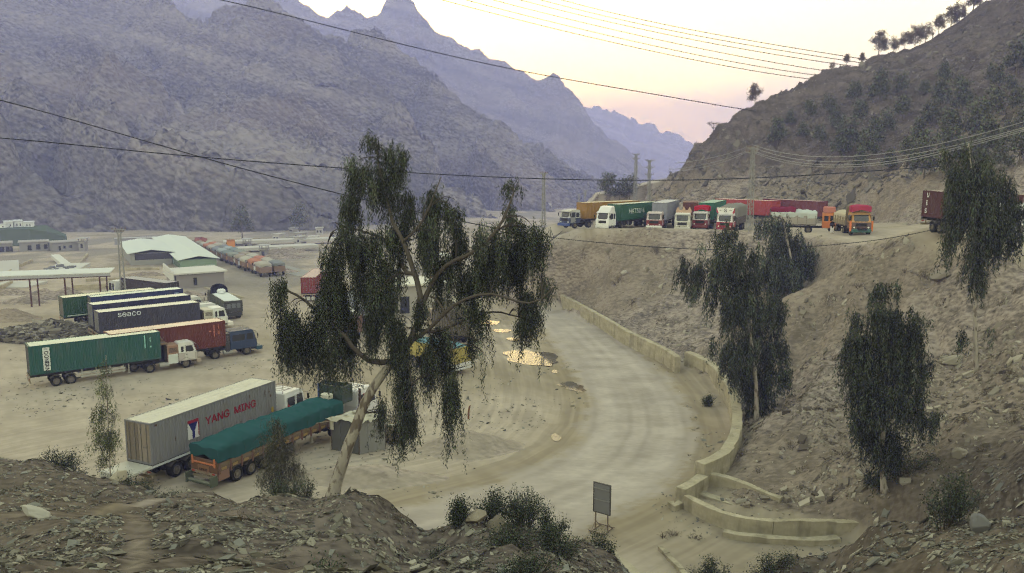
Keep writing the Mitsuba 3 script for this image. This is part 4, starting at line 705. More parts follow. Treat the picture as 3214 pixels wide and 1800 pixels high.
# ------------------------------------------------------------------ road sign seen from behind
x_, y_ = spot(1888, 1650, None, .35); sg = Thing('road_sign', 'grey sign board on two posts seen from behind beside the road', 'sign', frame(x_, y_, float(ground(x_, y_)), -.62))
SG = (.075, .07, .07)
sg.add('panel', box(-.56, .56, -.02, .02, 1.15, 2.95), 'paint', (.16, .16, .165))
sg.add('panel_frame', join(*[box(s * .56 - .035, s * .56 + .035, -.035, .05, 1.08, 3.0) for s in (-1, 1)], box(-.53, .53, -.033, .048, 2.93, 3.0), box(-.53, .53, -.033, .048, 1.08, 1.15)), 'paint', SG)
sg.add('brace', join(*[box(-.53, .53, -.06, -.02, z, z + .06) for z in (1.9, 2.6)]), 'paint', (.2, .2, .2))
for s in (-1, 1):
    sg.add('post', box(s * .42 - .035, s * .42 + .035, -.035, .035, -.1, 1.08), 'paint', (.17, .13, .10))
    sg.add('base_frame', join(box(s * .42 - .04, s * .42 + .04, -.62, .62, .02, .10), tube([[s * .42, -.5, .08], [s * .42, 0, .55]], .025, 5), tube([[s * .42, .5, .08], [s * .42, 0, .55]], .025, 5)), 'paint', (.17, .13, .10))
sg.add('cross_bar', join(box(-.6, .6, -.6, -.54, .1, .15), box(-.6, .6, .54, .6, .1, .15)), 'paint', (.17, .13, .10))
# ------------------------------------------------------------------ the shed by the lorries
A, B, C_ = onz(1128, 1424, .35), onz(1042, 1410, .35), onz(1186, 1409, .35); e1 = B - A; e2 = C_ - A
sh = Thing('tin_shed', 'grey sheet metal shed with a torn cloth roof behind the leaning trunk', 'shed'); h = 2.5
def quad(o, a, b, th): 
    n = np.cross(a, b); n = n / np.linalg.norm(n) * th; return join((np.array([o, o + a, o + a + b, o + b, o + n, o + a + n, o + a + b + n, o + b + n]), tri([[0, 1, 2, 3], [4, 7, 6, 5], [0, 4, 5, 1], [1, 5, 6, 2], [2, 6, 7, 3], [3, 7, 4, 0]])))
e2 = e2 / np.linalg.norm(e2) * 2.3; U3 = np.array([0, 0, 1.])
for o, e, c in ((A, e1, (.085, .085, .085)), (A, e2, (.20, .20, .195)), (A + e1, e2, (.1, .1, .1)), (A + e2, e1, (.1, .1, .1))):
    for q in range(3): sh.add('wall_sheet', quad(o + e * (q / 3 + .004) - U3 * .3, e * (1 / 3 - .008), U3 * (h + .3), .03), 'paint', np.array(c) * (1 + .1 * (q - 1)))
sh.add('corner_post', join(*[cyl(o - U3 * .3, o + U3 * (h + .1), .05, 6) for o in (A, A + e1, A + e2, A + e1 + e2)]), 'matte', (.1, .08, .06))
g = np.linspace(-.12, 1.12, 15); R, S_ = np.meshgrid(g, g, indexing='ij'); q3 = A + U3 * (h + .06) + R[..., None] * e1 + S_[..., None] * e2; q3[..., 2] += (meshkit.fbm(np.stack([R * 5, S_ * 5, R * 0], -1), 3, 4) - .4) * .35 - .35 * (np.maximum(np.abs(R - .5), np.abs(S_ - .5)) > .55) * meshkit.noise(np.stack([R * 9, S_ * 9, R * 0], -1), 3)
i = np.arange(225).reshape(15, 15); rf = np.stack([i[:-1, :-1], i[1:, :-1], i[1:, 1:], i[:-1, 1:]], -1).reshape(-1, 4)
rk = sh.add('roof_cloth', (q3.reshape(-1, 3), rf), 'matte', (.40, .38, .31), smooth=40)
sh.add('roof_stone', join(*[move((trimesh.creation.icosphere(1, float(r)).vertices * [1, 1, .5], trimesh.creation.icosphere(1, float(r)).faces), *(A + U3 * (h + .2) + e1 * a + e2 * b)) for a, b, r in ((.2, .3, .2), (.5, .6, .25), (.7, .25, .18), (.35, .8, .2), (.8, .7, .22), (.15, .6, .14))]), 'matte', (.36, .34, .29), parent=rk)
sh.add('hanging_cloth', wall_strip(np.array([A + e1 * .86 + U3 * h, A + e1 * .93 + U3 * h, A + e1 * 1.0 + U3 * h]) + (A - (A + e2)) / 23, .9, .05, 0), 'matte', (.42, .39, .30))
sh.add('pole', join(cyl(A + e1 * 1.9 - e2 * .5, A + e1 * 1.75 - e2 * .5 + U3 * 1.9, .035, 6), cyl(A + e1 * 2.2 - e2 * .4 + U3 * 1.5, A + e1 * .6 + U3 * 2.5, .03, 6)), 'matte', (.35, .3, .24))
x_, y_ = spot(1213, 1392, None, .3); tk = Thing('water_tank', 'tan cloth wrapped round tank standing beside the tin shed', 'tank', frame(x_ + .4, y_ + 1.0, float(ground(x_, y_)), 0))
tk.add('drum', (lambda m: (np.stack([m[0][:, 0], m[0][:, 2], m[0][:, 1]], 1), m[1]))(lathe_y([(.001, 0), (.62, .0), (.78, .5), (.72, 1.1), (.5, 1.35), (.001, 1.4)], 18)), 'matte', (.22, .18, .12), smooth=40)
tk.add('rim', (lambda m: (np.stack([m[0][:, 0], m[0][:, 2], m[0][:, 1]], 1), m[1]))(lathe_y([(.5, 1.45), (.62, 1.42), (.62, 1.52), (.5, 1.55)], 16)), 'matte', (.4, .38, .32))
x_, y_ = spot(1470, 1315, None, 0); st = Thing('wooden_stump', 'small rust brown post standing in the bare yard', 'post', frame(x_, y_, float(ground(x_, y_)), .4))
st.add('post', join(tube([[0, 0, -.1], [.03, 0, .6], [.1, 0, 1.15]], [.09, .08, .05], 6), tube([[.03, 0, .5], [.22, .05, 1.2]], [.05, .03], 5)), 'matte', (.18, .09, .05))
# ------------------------------------------------------------------ lattice poles and their wires
def lattice(key, label, base, top, wb=.55, wt_=.26, arms=(), bay=.8, col=(.25, .245, .24), yaw=.3):
    base = np.array(base, float); H = float(top - base[2]); t = Thing(key, label, 'pylon', frame(base[0], base[1], base[2], yaw), None)
    r = .02 + base[1] * .00019; leg = lambda s, u, z: np.array([s * (wb + (wt_ - wb) * z / H) / 2, u * (wb + (wt_ - wb) * z / H) / 2, z])
    for s in (-1, 1):
        for u in (-1, 1): t.add('leg', tube([leg(s, u, -.3), leg(s, u, H)], r * 1.3, 4), 'matte', col)
    n = int(H / bay); zz = np.linspace(0, H, n + 1); br = []
    for q in range(n):
        for (s, u, s2, u2) in ((-1, -1, 1, -1), (1, -1, 1, 1), (1, 1, -1, 1), (-1, 1, -1, -1)):
            a, b = ((s, u), (s2, u2)) if q % 2 else ((s2, u2), (s, u)); br.append(tube([leg(*a, zz[q]), leg(*b, zz[q + 1])], r * .8, 3, False))
    k = t.add('bracing', join(*br), 'matte', col); labels[k] = {'kind': 'stuff'}
    for (z, w) in arms:
        a = t.add('cross_arm', join(box(-w, w, -.05, .05, H - z - .05, H - z + .06), tube([[-w * .7, 0, H - z], [0, 0, H - z - .45]], r, 4), tube([[w * .7, 0, H - z], [0, 0, H - z - .45]], r, 4)), 'matte', col)
        for s in (-.92, -.45, .45, .92): t.add('insulator', tube([[w * s, 0, H - z + .05], [w * s, 0, H - z + .3]], [.07, .05], 6), 'matte', (.12, .07, .05), parent=a)
    return t
def gp(px, py, Y): p = at(px, py, Y); return (p[0], p[1], float(ground(p[0], p[1])))
def zt(py, Y): return float(at(CX, py, Y)[2])
P_T = gp(2352, 725, 119); lattice('lattice_pole', 'lattice power pole standing among the terrace lorries', P_T, zt(462, 119), .75, .3, ((.15, 1.0), (.75, 1.1)))
P_C = gp(1706, 695, 150); lattice('lattice_pole', 'lone slender lattice pole left of the terrace lorries', P_C, zt(543, 150), .7, .3, ((.1, .75),))
P_R = gp(2036, 625, 185); lattice('lattice_pole', 'lattice pole with three cross arms behind the terrace lorries', P_R, zt(503, 185), .7, .35, ((.1, 1.2), (1.6, 1.25), (3.2, 1.1)))
P_Q = gp(1994, 600, 215); lattice('lattice_pole', 'taller lattice pole above the small trees at the foot of the hill', P_Q, zt(484, 215), .8, .4, ((.1, 1.1), (1.2, 1.2)))
P_L = gp(386, 905, 119); lattice('lattice_pole', 'lattice pole rising in front of the large sheet roofed shed', P_L, zt(719, 119), .8, .34, ((.1, .95), (.5, .6)))
for (px, py, pt, Y, lb) in ((1836, 690, 597, 330, 'tallest of the three small poles far down the valley'), (1817, 690, 608, 380, 'faint left one of the three small poles far down the valley'), (1849, 690, 623, 420, 'shortest right one of the three small poles far down the valley')):
    lattice('lattice_pole', lb, gp(px, py, Y), zt(pt, Y), .7, .3, ((.2, 1.4), (1.6, 1.2)), bay=1.6)
def wire(label, pts_, r0=.9, group=None, key='power_line', col=(.03, .03, .032)):
    P = at(*np.array(pts_, float).T); t_ = np.r_[0, np.cumsum(np.linalg.norm(np.diff(P, axis=0), axis=1))]; cs = CubicSpline(t_, P) if len(P) > 2 else (lambda s: P[0] + (P[1] - P[0]) * (s / t_[-1])[:, None])
    L = cs(np.linspace(0, t_[-1], 60)); t = Thing(key, label, 'wire', None, group); t.add('cable', tube(L, r0 * np.maximum(L[:, 1], 12) / F, 5), 'matte', col)
wire('dark cable crossing from the upper left, dipping lowest behind the big tree', [(-40, 305, 30), (300, 398, 40), (600, 485, 50), (1100, 617, 70), (1720, 745, 100)], 1.5)
wire('thin cable looping low across the slope below the terrace', [(1720, 745, 100), (1960, 769, 96), (2212, 783, 90), (2410, 781, 84), (2729, 757, 72), (2913, 725, 64), (3250, 640, 55)], 1.1)
wire('long dark cable crossing the whole picture level with the treetop', [(-40, 431, 34), (300, 462, 50), (600, 491, 65), (1000, 523, 82), (1400, 549, 98), (1900, 566, 112), (2352, 560, 119), (2592, 547, 122), (3000, 520, 126)], 1.5)
wire('single dark cable across the far mountain down to the right hand hill', [(640, -10, 60), (1000, 74, 90), (1600, 216, 140), (2050, 296, 180), (2348, 346, 214), (2560, 378, 222)], 1.3)
UPW = [((1385, 0), (2050, 162), (2640, 258)), ((1460, 0), (2050, 144), (2640, 246)), ((1545, 0), (2050, 122), (2650, 232)), ((1630, 0), (2050, 100), (2710, 213)), ((1695, 0), (2050, 85), (2760, 206)), ((1760, 0), (2050, 70), (2800, 200))]
for q, (a, b, c) in enumerate(UPW):
    e = (a[0] - (b[0] - a[0]) * .25, a[1] - (b[1] - a[1]) * .28)
    wire(f'{ORD[q]} cable from the bottom of the six strung across the sky', [(*e, 120), (*a, 135), (*b, 190), (*c, 243)], 1.15, 'six cables strung across the sky', col=(.06, .05, .04))
SP = [((2362, 455), (2500, 487), (2720, 488), (2900, 462), (3100, 415), (3290, 360)), ((2362, 462), (2500, 500), (2690, 505), (2900, 478), (3100, 432), (3290, 380)), ((2366, 475), (2500, 510), (2670, 518), (2850, 498), (3070, 446), (3290, 388)), ((2366, 480), (2500, 517), (2650, 525), (2830, 508), (3070, 452), (3290, 393))]
for q, s_ in enumerate(SP): wire(f'{ORD[q]} from above of four pale cables slung right from the terrace pole', [(a, b, 119 - (a - 2362) * .018) for a, b in s_], .9, 'pale cables slung from the terrace pole', col=(.30, .29, .29))
for q, s_ in enumerate((((2344, 462), (2250, 492), (2120, 513)), ((2340, 476), (2240, 510), (2100, 534)), ((2344, 478), (2250, 515), (2110, 540)))): wire(f'{ORD[q]} pale cable slung left from the terrace pole, counted from above', [(a, b, 119 + (2344 - a) * .25) for a, b in s_], .8, 'pale cables slung left of the terrace pole', col=(.28, .27, .28))
wire('short stay wire running down from the brink of the terrace', [(1765, 726, 128), (1700, 780, 116), (1640, 830, 106)], 1.2)
x_, y_, z_ = gp(2922, 190, 236); hp = Thing('utility_pole', 'tall pole standing among the trees on the skyline', 'pole', frame(x_, y_, z_, 0)); hp.add('post', tube([[0, 0, -.5], [0, 0, zt(100, 236) - z_]], [.16, .11], 6), 'matte', (.12, .1, .09)); hp.add('transformer', rbox(-.22, .22, -.22, .22, zt(112, 236) - z_, zt(106, 236) - z_ + .3, .05), 'matte', (.1, .08, .08))
x_, y_, z_ = gp(3111, 318, 172); hp = Thing('utility_pole', 'short leaning pole on the right hand hillside', 'pole', frame(x_, y_, z_, 0)); hp.add('post', tube([[0, 0, -.5], [.15, 0, zt(278, 172) - z_]], [.12, .08], 6), 'matte', (.3, .28, .27))
wire('thin pale cable on the right hand hillside down to the leaning pole', [(2970, 185, 215), (3020, 240, 200), (3111, 279, 172)], .7, col=(.25, .23, .25))
# ------------------------------------------------------------------ buildings of the border yard
def slabbox(t, part, P, z0, z1, col, b='matte'):      # a vertical prism over the ground polygon P
    v, f = (lambda m: (np.array(m.vertices), np.array(m.faces)))(trimesh.creation.extrude_polygon(shapely.Polygon(np.asarray(P)[:, :2]), z1 - z0, engine='earcut')); return t.add(part, move((v, f), 0, 0, z0), b, col)
def rect(a, b, depth):
    a, b = np.asarray(a[:2], float), np.asarray(b[:2], float); n = np.array([-(b - a)[1], (b - a)[0]]); n /= np.linalg.norm(n); return np.array([a, b, b + n * depth, a + n * depth])
sh = Thing('storage_shed', 'large pale green shed with a wide grey white sheet roof', 'shed')
z0 = -4.6
def rectd(p, n, w, d, dep): p, n, d = (np.array(q, float) for q in (p, n, d)); n /= np.linalg.norm(n); d /= np.linalg.norm(d); return np.array([p, p + n * w, p + n * w + d * dep, p + d * dep])
R1 = rectd((-100, 214), (.88, .47), 10.1, (-.47, .88), 36); R2 = rectd((-82.5, 203), (.88, .47), 8.5, (-.47, .88), 70)
slabbox(sh, 'wall', R1, z0 - 4, z0 + 3.2, (.27, .27, .26)); slabbox(sh, 'wall', R2, z0 - 4, z0 + 2.8, (.20, .28, .20))
def gable(R, ze, rise, over=.8, th=.12):
    a, b, c, d = R; m0, m1 = (a + b) / 2, (c + d) / 2; ax = (d - a) / np.linalg.norm(d - a) * over; sx = (b - a) / np.linalg.norm(b - a) * over
    P = [np.r_[a - ax - sx, ze], np.r_[m0 - ax, ze + rise], np.r_[b - ax + sx, ze], np.r_[c + ax + sx, ze], np.r_[m1 + ax, ze + rise], np.r_[d + ax - sx, ze]]; v = np.array(P); v = np.vstack([v, v - [0, 0, th]])
    f = [[0, 1, 4, 5], [1, 2, 3, 4], [6, 11, 10, 7], [7, 10, 9, 8], [0, 6, 7, 1], [1, 7, 8, 2], [3, 9, 10, 4], [4, 10, 11, 5], [0, 5, 11, 6], [2, 8, 9, 3]]; return v, tri(f)
sh.add('roof', gable(R1, z0 + 3.25, .9), 'matte', (.50, .53, .52)); sh.add('roof', gable(R2, z0 + 2.85, .9), 'matte', (.50, .53, .51))
f0, f1 = R1[0], R1[1]; nn = (R1[0] - R1[3]) / np.linalg.norm(R1[0] - R1[3])
for q in range(6): sh.add('slat', quad(np.r_[f0 + nn * .06 + (f1 - f0) * .12, z0 + 1.5 + q * .26], np.r_[(f1 - f0) * .86, 0], np.r_[0, 0, .2], .04), 'matte', (.06, .055, .06))
sh.add('opening', quad(np.r_[f0 + nn * .02 + (f1 - f0) * .1, z0 + 1.4], np.r_[(f1 - f0) * .9, 0], np.r_[0, 0, 1.7], .03), 'matte', (.03, .03, .035))
side = R2[3] - R2[0]; ns = (R2[0] - R2[1]) / np.linalg.norm(R2[0] - R2[1])
for q in range(6): sh.add('window', quad(np.r_[R2[0] + ns * .03 + side * (.02 + q * .036), z0 + .2], np.r_[side * .012, 0], np.r_[0, 0, 1.5], -.05), 'matte', (.11, .13, .12))
sh.add('door', quad(np.r_[R2[0] + (R2[1] - R2[0]) * .35 + (R2[0] - R2[3]) / 70 * .05, z0 - .2], np.r_[(R2[1] - R2[0]) * .6, 0], np.r_[0, 0, 1.6], .04), 'matte', (.26, .33, .27))
def block_house(key, label, cat, pa, pb, depth, z0, h, col, roofcol=None, openings=(), over=.25, group=None):
    R = rect(onz(*pa, z0), onz(*pb, z0), depth); t = Thing(key, label, cat, None, group); slabbox(t, 'wall', R, z0 - 1.5, z0 + h, col)
    c = R.mean(0); slabbox(t, 'roof', c + (R - c) * (1 + over * 2 / np.linalg.norm(R - c, axis=1, keepdims=True)), z0 + h + .004, z0 + h + .3, col if roofcol is None else roofcol)
    n = (R[0] - R[3]) / np.linalg.norm(R[0] - R[3]); e = R[1] - R[0]
    for (u0, u1, a, b) in openings: t.add('window', quad(np.r_[R[0] + n * .02 + e * u0, z0 + a], np.r_[e * (u1 - u0), 0], np.r_[0, 0, b - a], .05), 'matte', (.035, .035, .04))
    return t, R
t, R = block_house('flat_roofed_building', 'low building with a cracked white flat roof between the shed and the olive lorry', 'building', (555, 905), (705, 893), 9, -2.2, 2.6, (.25, .23, .23), (.50, .49, .46), ((.35, .42, .3, 1.8),), .4)
t.add('roof_edge', quad(np.r_[R[0] - (R[1] - R[0]) * .06, -2.2 + 1.0], np.r_[(R[3] - R[0]), .9], np.r_[0, 0, 2.2], .2), 'matte', (.5, .5, .48))
t, R = block_house('flat_roofed_building', 'white flat roofed building half hidden by the big tree', 'building', (1185, 1000), (1420, 985), 7, -.6, 4.6, (.34, .32, .29), (.58, .56, .50), ((.12, .22, .9, 3.2), (.3, .42, .5, 3.0), (.78, .88, 1.0, 2.4)), .6)
t.add('wing_wall', quad(np.r_[R[1], -.6], np.r_[(R[1] - R[0]) * .35 + (R[0] - R[3]) * .3, -.2], np.r_[0, 0, 2.6], .25), 'matte', (.60, .58, .51))
block_house('white_tower', 'tall white walled block behind the big tree', 'building', (1382, 905), (1420, 903), 5, -2.0, 6.0, (.60, .59, .55), None, ((.3, .7, 4.2, 5.0),))
for (pa, pb, z0, h, op, lb) in (((0, 792), (41, 790), -6.5, 2.7, ((.0, .35, 0, 1.7), (.45, .75, 0, 1.7), (.8, 1, 0, 1.7)), 'grey unfinished house with three dark openings at the left edge'), ((62, 788), (152, 784), -6.5, 2.6, ((.28, .42, 0, 1.7), (.58, .72, .2, 1.9), (.85, .97, .3, 1.8)), 'long grey house with a ragged roof, second from the left edge'), ((166, 788), (250, 783), -6.5, 2.5, ((.22, .3, 0, 1.4), (.4, .48, .6, 1.4), (.62, .72, .7, 1.5)), 'low grey house beside the left watchtower')):
    block_house('flat_roofed_house', lb, 'house', pa, pb, 7, z0, h, (.24, .235, .24), (.30, .29, .29), op)
def watchtower(label, pl, pr, py, z0, h, ):
    R = rect(onz(pl, py, z0), onz(pr, py, z0), 2.2); t = Thing('watchtower', label, 'watchtower'); slabbox(t, 'shaft', R, z0 - 1, z0 + h, (.27, .26, .26)); c = R.mean(0)
    t.add('post', join(*[cyl(np.r_[c + (q - c) * .95, z0 + h], np.r_[c + (q - c) * .95, z0 + h + 1.1], .14, 6) for q in R]), 'matte', (.25, .24, .24))
    slabbox(t, 'balcony', c + (R - c) * 1.35, z0 + h - .15, z0 + h + .05, (.3, .29, .28)); slabbox(t, 'roof', c + (R - c) * 1.6, z0 + h + 1.1, z0 + h + 1.32, (.36, .36, .37))
    t.add('window', quad(np.r_[R[0] + (R[0] - R[3]) * .01 + (R[1] - R[0]) * .3, z0 + h * .25], np.r_[(R[1] - R[0]) * .4, 0], np.r_[0, 0, h * .5], .05), 'matte', (.05, .05, .06))
watchtower('grey watchtower beside the left houses below the mountain', 248, 266, 785, -6.5, 2.6)
watchtower('left concrete watchtower right of the lorry queue', 764, 783, 786, -7.0, 2.6)
watchtower('right concrete watchtower nearest the red container', 816, 837, 811, -5.5, 2.6)
cn_ = Thing('canopy', 'long white roofed canopy on rust brown posts at the left edge', 'canopy'); ca, cb = at(-60, 872, 128), at(345, 858, 134); dz = np.array([0, 0, .28])
cn_.add('roof', quad(ca, cb - ca, np.array([-.2, 2.2, .55]), .12), 'matte', (.52, .53, .52)); cn_.add('fascia', quad(ca - dz * 1.6, cb - ca, dz * 1.5, .08), 'matte', (.30, .30, .32))
for px in (86, 196, 309): 
    p = ca + (cb - ca) * ((px + 60) / 405); g_ = float(ground(p[0], p[1] + 1)) - .3
    cn_.add('post', join(cyl([p[0], p[1] + .1, g_], [p[0], p[1] + .1, p[2] - .4], .13, 6), cyl([p[0] + .5, p[1] + 1.4, g_], [p[0] + .5, p[1] + 1.4, p[2] - .2], .11, 6)), 'matte', (.09, .05, .045))
cn_.add('beam', cyl(ca + [0, .1, -.55], cb + [0, .1, -.5], .10, 6), 'matte', (.09, .05, .045))
for (a, b, d_, c, lb) in (((85, 872), (205, 868), 26, (.46, .455, .43), 'wide pale concrete slab covered with small blocks behind the canopy'), ((-60, 905), (85, 903), 9, (.42, .41, .38), 'pale concrete slab under the canopy'), ((105, 930), (235, 925), 2.2, (.44, .43, .39), 'narrow pale concrete slab right of the canopy posts'), ((-80, 858), (60, 850), 25, (.40, .39, .37), 'pale slab at the left edge behind the canopy'), ((215, 848), (246, 846), 40, (.50, .50, .48), 'bright narrow concrete lane beside the block yard'), ((560, 790), (1000, 770), 7, (.44, .43, .41), 'pale distant yard slab beyond the lorry queue'), ((700, 760), (1100, 748), 7, (.42, .41, .39), 'far pale strip of paving below the mountain')):
    zz = float(ground(*onz(*a, -3.)[:2])); t = Thing('concrete_slab', lb, 'slab'); R = rect(onz(*a, zz + .2), onz(*b, zz + .2), d_); slabbox(t, 'slab', R, zz - .6, zz + .28, c, 'matte')
for q in range(26):
    u, v_ = rng.uniform(.08, .92), rng.uniform(.1, .75); Rb = rect(onz(85, 872, -2.8), onz(205, 868, -2.8), 26); p = Rb[0] + (Rb[1] - Rb[0]) * u + (Rb[3] - Rb[0]) * v_; s = rng.uniform(.35, .75); zz = float(ground(*p))
    t = Thing('concrete_block', 'small dark concrete block standing on the pale block yard slab', 'block', frame(p[0], p[1], max(zz + .28, -3.0 + .0) , rng.uniform(0, 3)), 'concrete blocks on the pale slab'); t.add('block', rbox(-s, s, -s * .7, s * .7, -.4, s * 1.1, .05), 'matte', (.17, .17, .19))
for (pts_, h, lb) in (([(235, 838), (262, 800), (275, 775)], .8, 'low wall running back along the right of the block yard'), ([(0, 880), (60, 815), (100, 790)], .7, 'low wall running back along the left of the block yard'), ([(230, 905), (330, 899), (400, 892)], 1.0, 'low wall in front of the plum container'), ([(395, 842), (500, 838)], .6, 'low wall in front of the large shed')):
    zz = float(ground(*onz(*pts_[0], -3.)[:2])); t = Thing('low_wall', lb, 'wall'); L = poly(pts_, zz + h, 3.); L[:, 2] = ground(L[:, 0], L[:, 1]) + h; t.add('wall', wall_strip(L, h, .4), 'concrete')
z0 = -8.5; R = rect(onz(360, 772, z0), onz(545, 766, z0), 3); t = Thing('boundary_wall', 'long grey boundary wall with a pale cap behind the large shed', 'wall'); slabbox(t, 'wall', R, z0 - 2, z0 + 2.6, (.25, .25, .28)); slabbox(t, 'cap', R + [0, -.2], z0 + 2.604, z0 + 2.8, (.4, .4, .42))
for q, (px, py, rx, ry, h, lb) in enumerate(((150, 940, 5, 3, 1.6, 'brown earth heap in the dug pit left of the green container'), (75, 955, 4, 2.5, 1.3, 'second brown earth heap in the dug pit at the left'), (40, 925, 5, 2.5, 1.2, 'earth heap below the canopy at the left edge'), (215, 925, 4, 2.2, 1.2, 'earth heap right of the canopy posts'), (470, 900, 5, 2.5, 1.2, 'dirt heap between the plum container and the olive lorry'), (600, 930, 4, 2, .8, 'low dirt heap left of the olive lorry'), (860, 850, 7, 4, 1.4, 'dirt ridge near the end of the lorry queue'), (870, 800, 9, 5, 1.8, 'long dirt heap behind the right watchtower'), (900, 780, 9, 4, 1.6, 'far dirt heap left of the crimson container'), (460, 860, 6, 3, .9, 'pale dirt heap in front of the large shed'), (30, 1010, 6, 4, 1.6, 'brown bank at the left edge beside the rubble heap'))):
    x_, y_ = spot(px, py, None, float(lot(0, spot(px, py, None, -2.)[1]))); t = Thing('earth_heap', lb, 'heap'); R_, A_ = np.meshgrid(np.linspace(0, 1, 12), np.linspace(0, 2 * np.pi, 37)[:-1], indexing='ij'); X = x_ + rx * R_ * np.cos(A_) * (1 + .2 * np.sin(2 * A_ + q)); Yy = y_ + ry * R_ * np.sin(A_); Zz = ground(X, Yy) + h * (1 - sm(0, 1, R_)) * (.6 + .8 * meshkit.fbm(np.stack([X * .6, Yy * .6, X * 0], -1), 3, q)) - .05 * R_; i = np.arange(12 * 36).reshape(12, 36); j = np.roll(i, -1, 1)
    v = np.stack([X, Yy, Zz], -1).reshape(-1, 3); k = fresh(f'{t.k}__mound'); scene[k] = mikit.ply((v, tri(np.stack([i[:-1], j[:-1], j[1:], i[1:]], -1).reshape(-1, 4))), 'ground_material', smooth=True, uv=np.column_stack([np.full(len(v), .62), np.full(len(v), 40.)]))
for q, (pts_, h, lb) in enumerate((([(130, 870), (215, 866)], .5, 'low front wall of the block yard'), ([(0, 905), (40, 880)], .8, 'short wall stub at the left edge behind the canopy'), ([(270, 880), (390, 872)], .6, 'long low wall behind the lattice pole'), ([(860, 762), (1010, 758)], 1.2, 'far wall beyond the crimson container'), ([(700, 742), (860, 738)], 1.6, 'farthest pale wall at the foot of the mountain'), ([(640, 905), (760, 950)], .25, 'broken kerb beside the olive lorry'))):
    zz = float(ground(*onz(*pts_[0], -3.)[:2])); t = Thing('low_wall', lb, 'wall'); L = poly(pts_, zz + h, 3.); L[:, 2] = ground(L[:, 0], L[:, 1]) + h; t.add('wall', wall_strip(L, h, .4), 'concrete')
_L = poly([(640, 778), (740, 806), (850, 850), (935, 885)], -4.5, 4.); _L[:, 2] = ground(_L[:, 0], _L[:, 1]) + .06; scene['valley_road'] = mikit.ply(wall_strip(_L, .1, 6., .3, 0), 'matte', color=np.broadcast_to([.27, .265, .25], (4 * len(_L), 3))); tag('valley_road', 'grey lane running beside the far lorry queue', kind='structure')
for q, (px, py, c, lb) in enumerate(((752, 752, (.55, .56, .58), 'small white car far off below the mountain, left one'), (880, 786, (.5, .5, .5), 'small pale car far off left of the crimson container'), (590, 772, (.5, .48, .45), 'small pale car beside the far end of the queue'))):
    z_ = float(lot(0, 260)); x_, y_ = spot(px, py, None, z_); t = Thing('parked_car', lb, 'car', frame(*posed(x_, y_, .4 + q))); bo = t.add('body', prism([(-2.1, .3), (2.1, .3), (2.1, .8), (1.2, .9), (.6, 1.45), (-1.3, 1.45), (-1.9, .95), (-2.1, .9)], -.85, .85), 'paint', c); t.add('window', prism([(1.0, .93), (.55, 1.38), (-1.2, 1.38), (-1.6, .96)], -.86, .86), 'glass')
    for a in (-1.3, 1.3):
        for s in (-1, 1): t.add('wheel', move(lathe_y([(.001, -.1), (.32, -.1), (.32, .1), (.001, .1)], 12), a, s * .8, .32), 'matte', RUB)
# white houses on the mountain's foot, at the left
for q, (pa, pb, h, op) in enumerate((((0, 719), (16, 719), 3.0, ((.5, .7, .5, 1.),)), ((17, 718), (42, 717), 4.4, ((.2, .34, .8, 1.5), (.6, .72, .8, 1.5), (.45, .52, .1, 1))), ((45, 716), (72, 715), 4.6, ((.25, .4, .7, 1.5), (.65, .8, .7, 1.5))), ((73, 715), (106, 714), 3.4, ((.3, .42, .5, 1.2), (.6, .7, .5, 1.2))))):
    block_house('white_house', ['small white house cut by the left edge at the mountain foot', 'two windowed white house, second of the hillside row at the left', 'tallest white house of the hillside row at the left', 'long low white house at the right end of the hillside row'][q], 'house', pa, pb, 6, -1.9, h * .52, (.62, .64, .66), (.5, .52, .55), op, .15)
hb_ = Thing('earth_bank', 'green tinged bank under the white hillside houses at the left', 'bank'); P_ = at(*np.array([(-80, 716, 302), (20, 718, 300), (90, 717, 300), (150, 728, 302), (210, 745, 305)], float).T); hb_.add('bank', wall_strip(P_[::-1], 14, -16, 4, .25), 'matte', (.085, .11, .085))
# the far town in the haze
for q in range(46):
    px, py = (rng.uniform(1440, 1760), rng.uniform(640, 668)) if q < 30 else (rng.uniform(830, 1130), rng.uniform(722, 750)); Y = (650 + (668 - py) * 16) if q < 30 else 300 + (750 - py) * 5; p = at(px, py, Y); g_ = float(lot(0, Y)); sx = rng.uniform(3, 7.5) * (1 if q < 30 else .5); h = rng.uniform(2.6, 5) * (1 if q < 30 else .6)
    t = Thing('far_house', 'pale flat roofed house in the hazy town down the valley' if q < 30 else 'pale flat roofed hut below the mountain behind the big tree', 'house', frame(p[0], p[1], g_, rng.uniform(-.3, .3)), 'houses of the hazy far town' if q < 30 else 'huts below the mountain')
    c = np.array([.42, .41, .40]) * rng.uniform(.7, 1.3); t.add('wall', box(-sx / 2, sx / 2, -2.5, 2.5, -2, h), 'matte', c); t.add('roof', box(-sx / 2 - .3, sx / 2 + .3, -2.8, 2.8, h + .003, h + .35), 'matte', c * .9); 
    t.add('window', join(*[box(sx * u - .4, sx * u + .4, -2.55, -2.51, h * .35, h * .7) for u in (-.25, .2)]), 'matte', (.06, .06, .07))
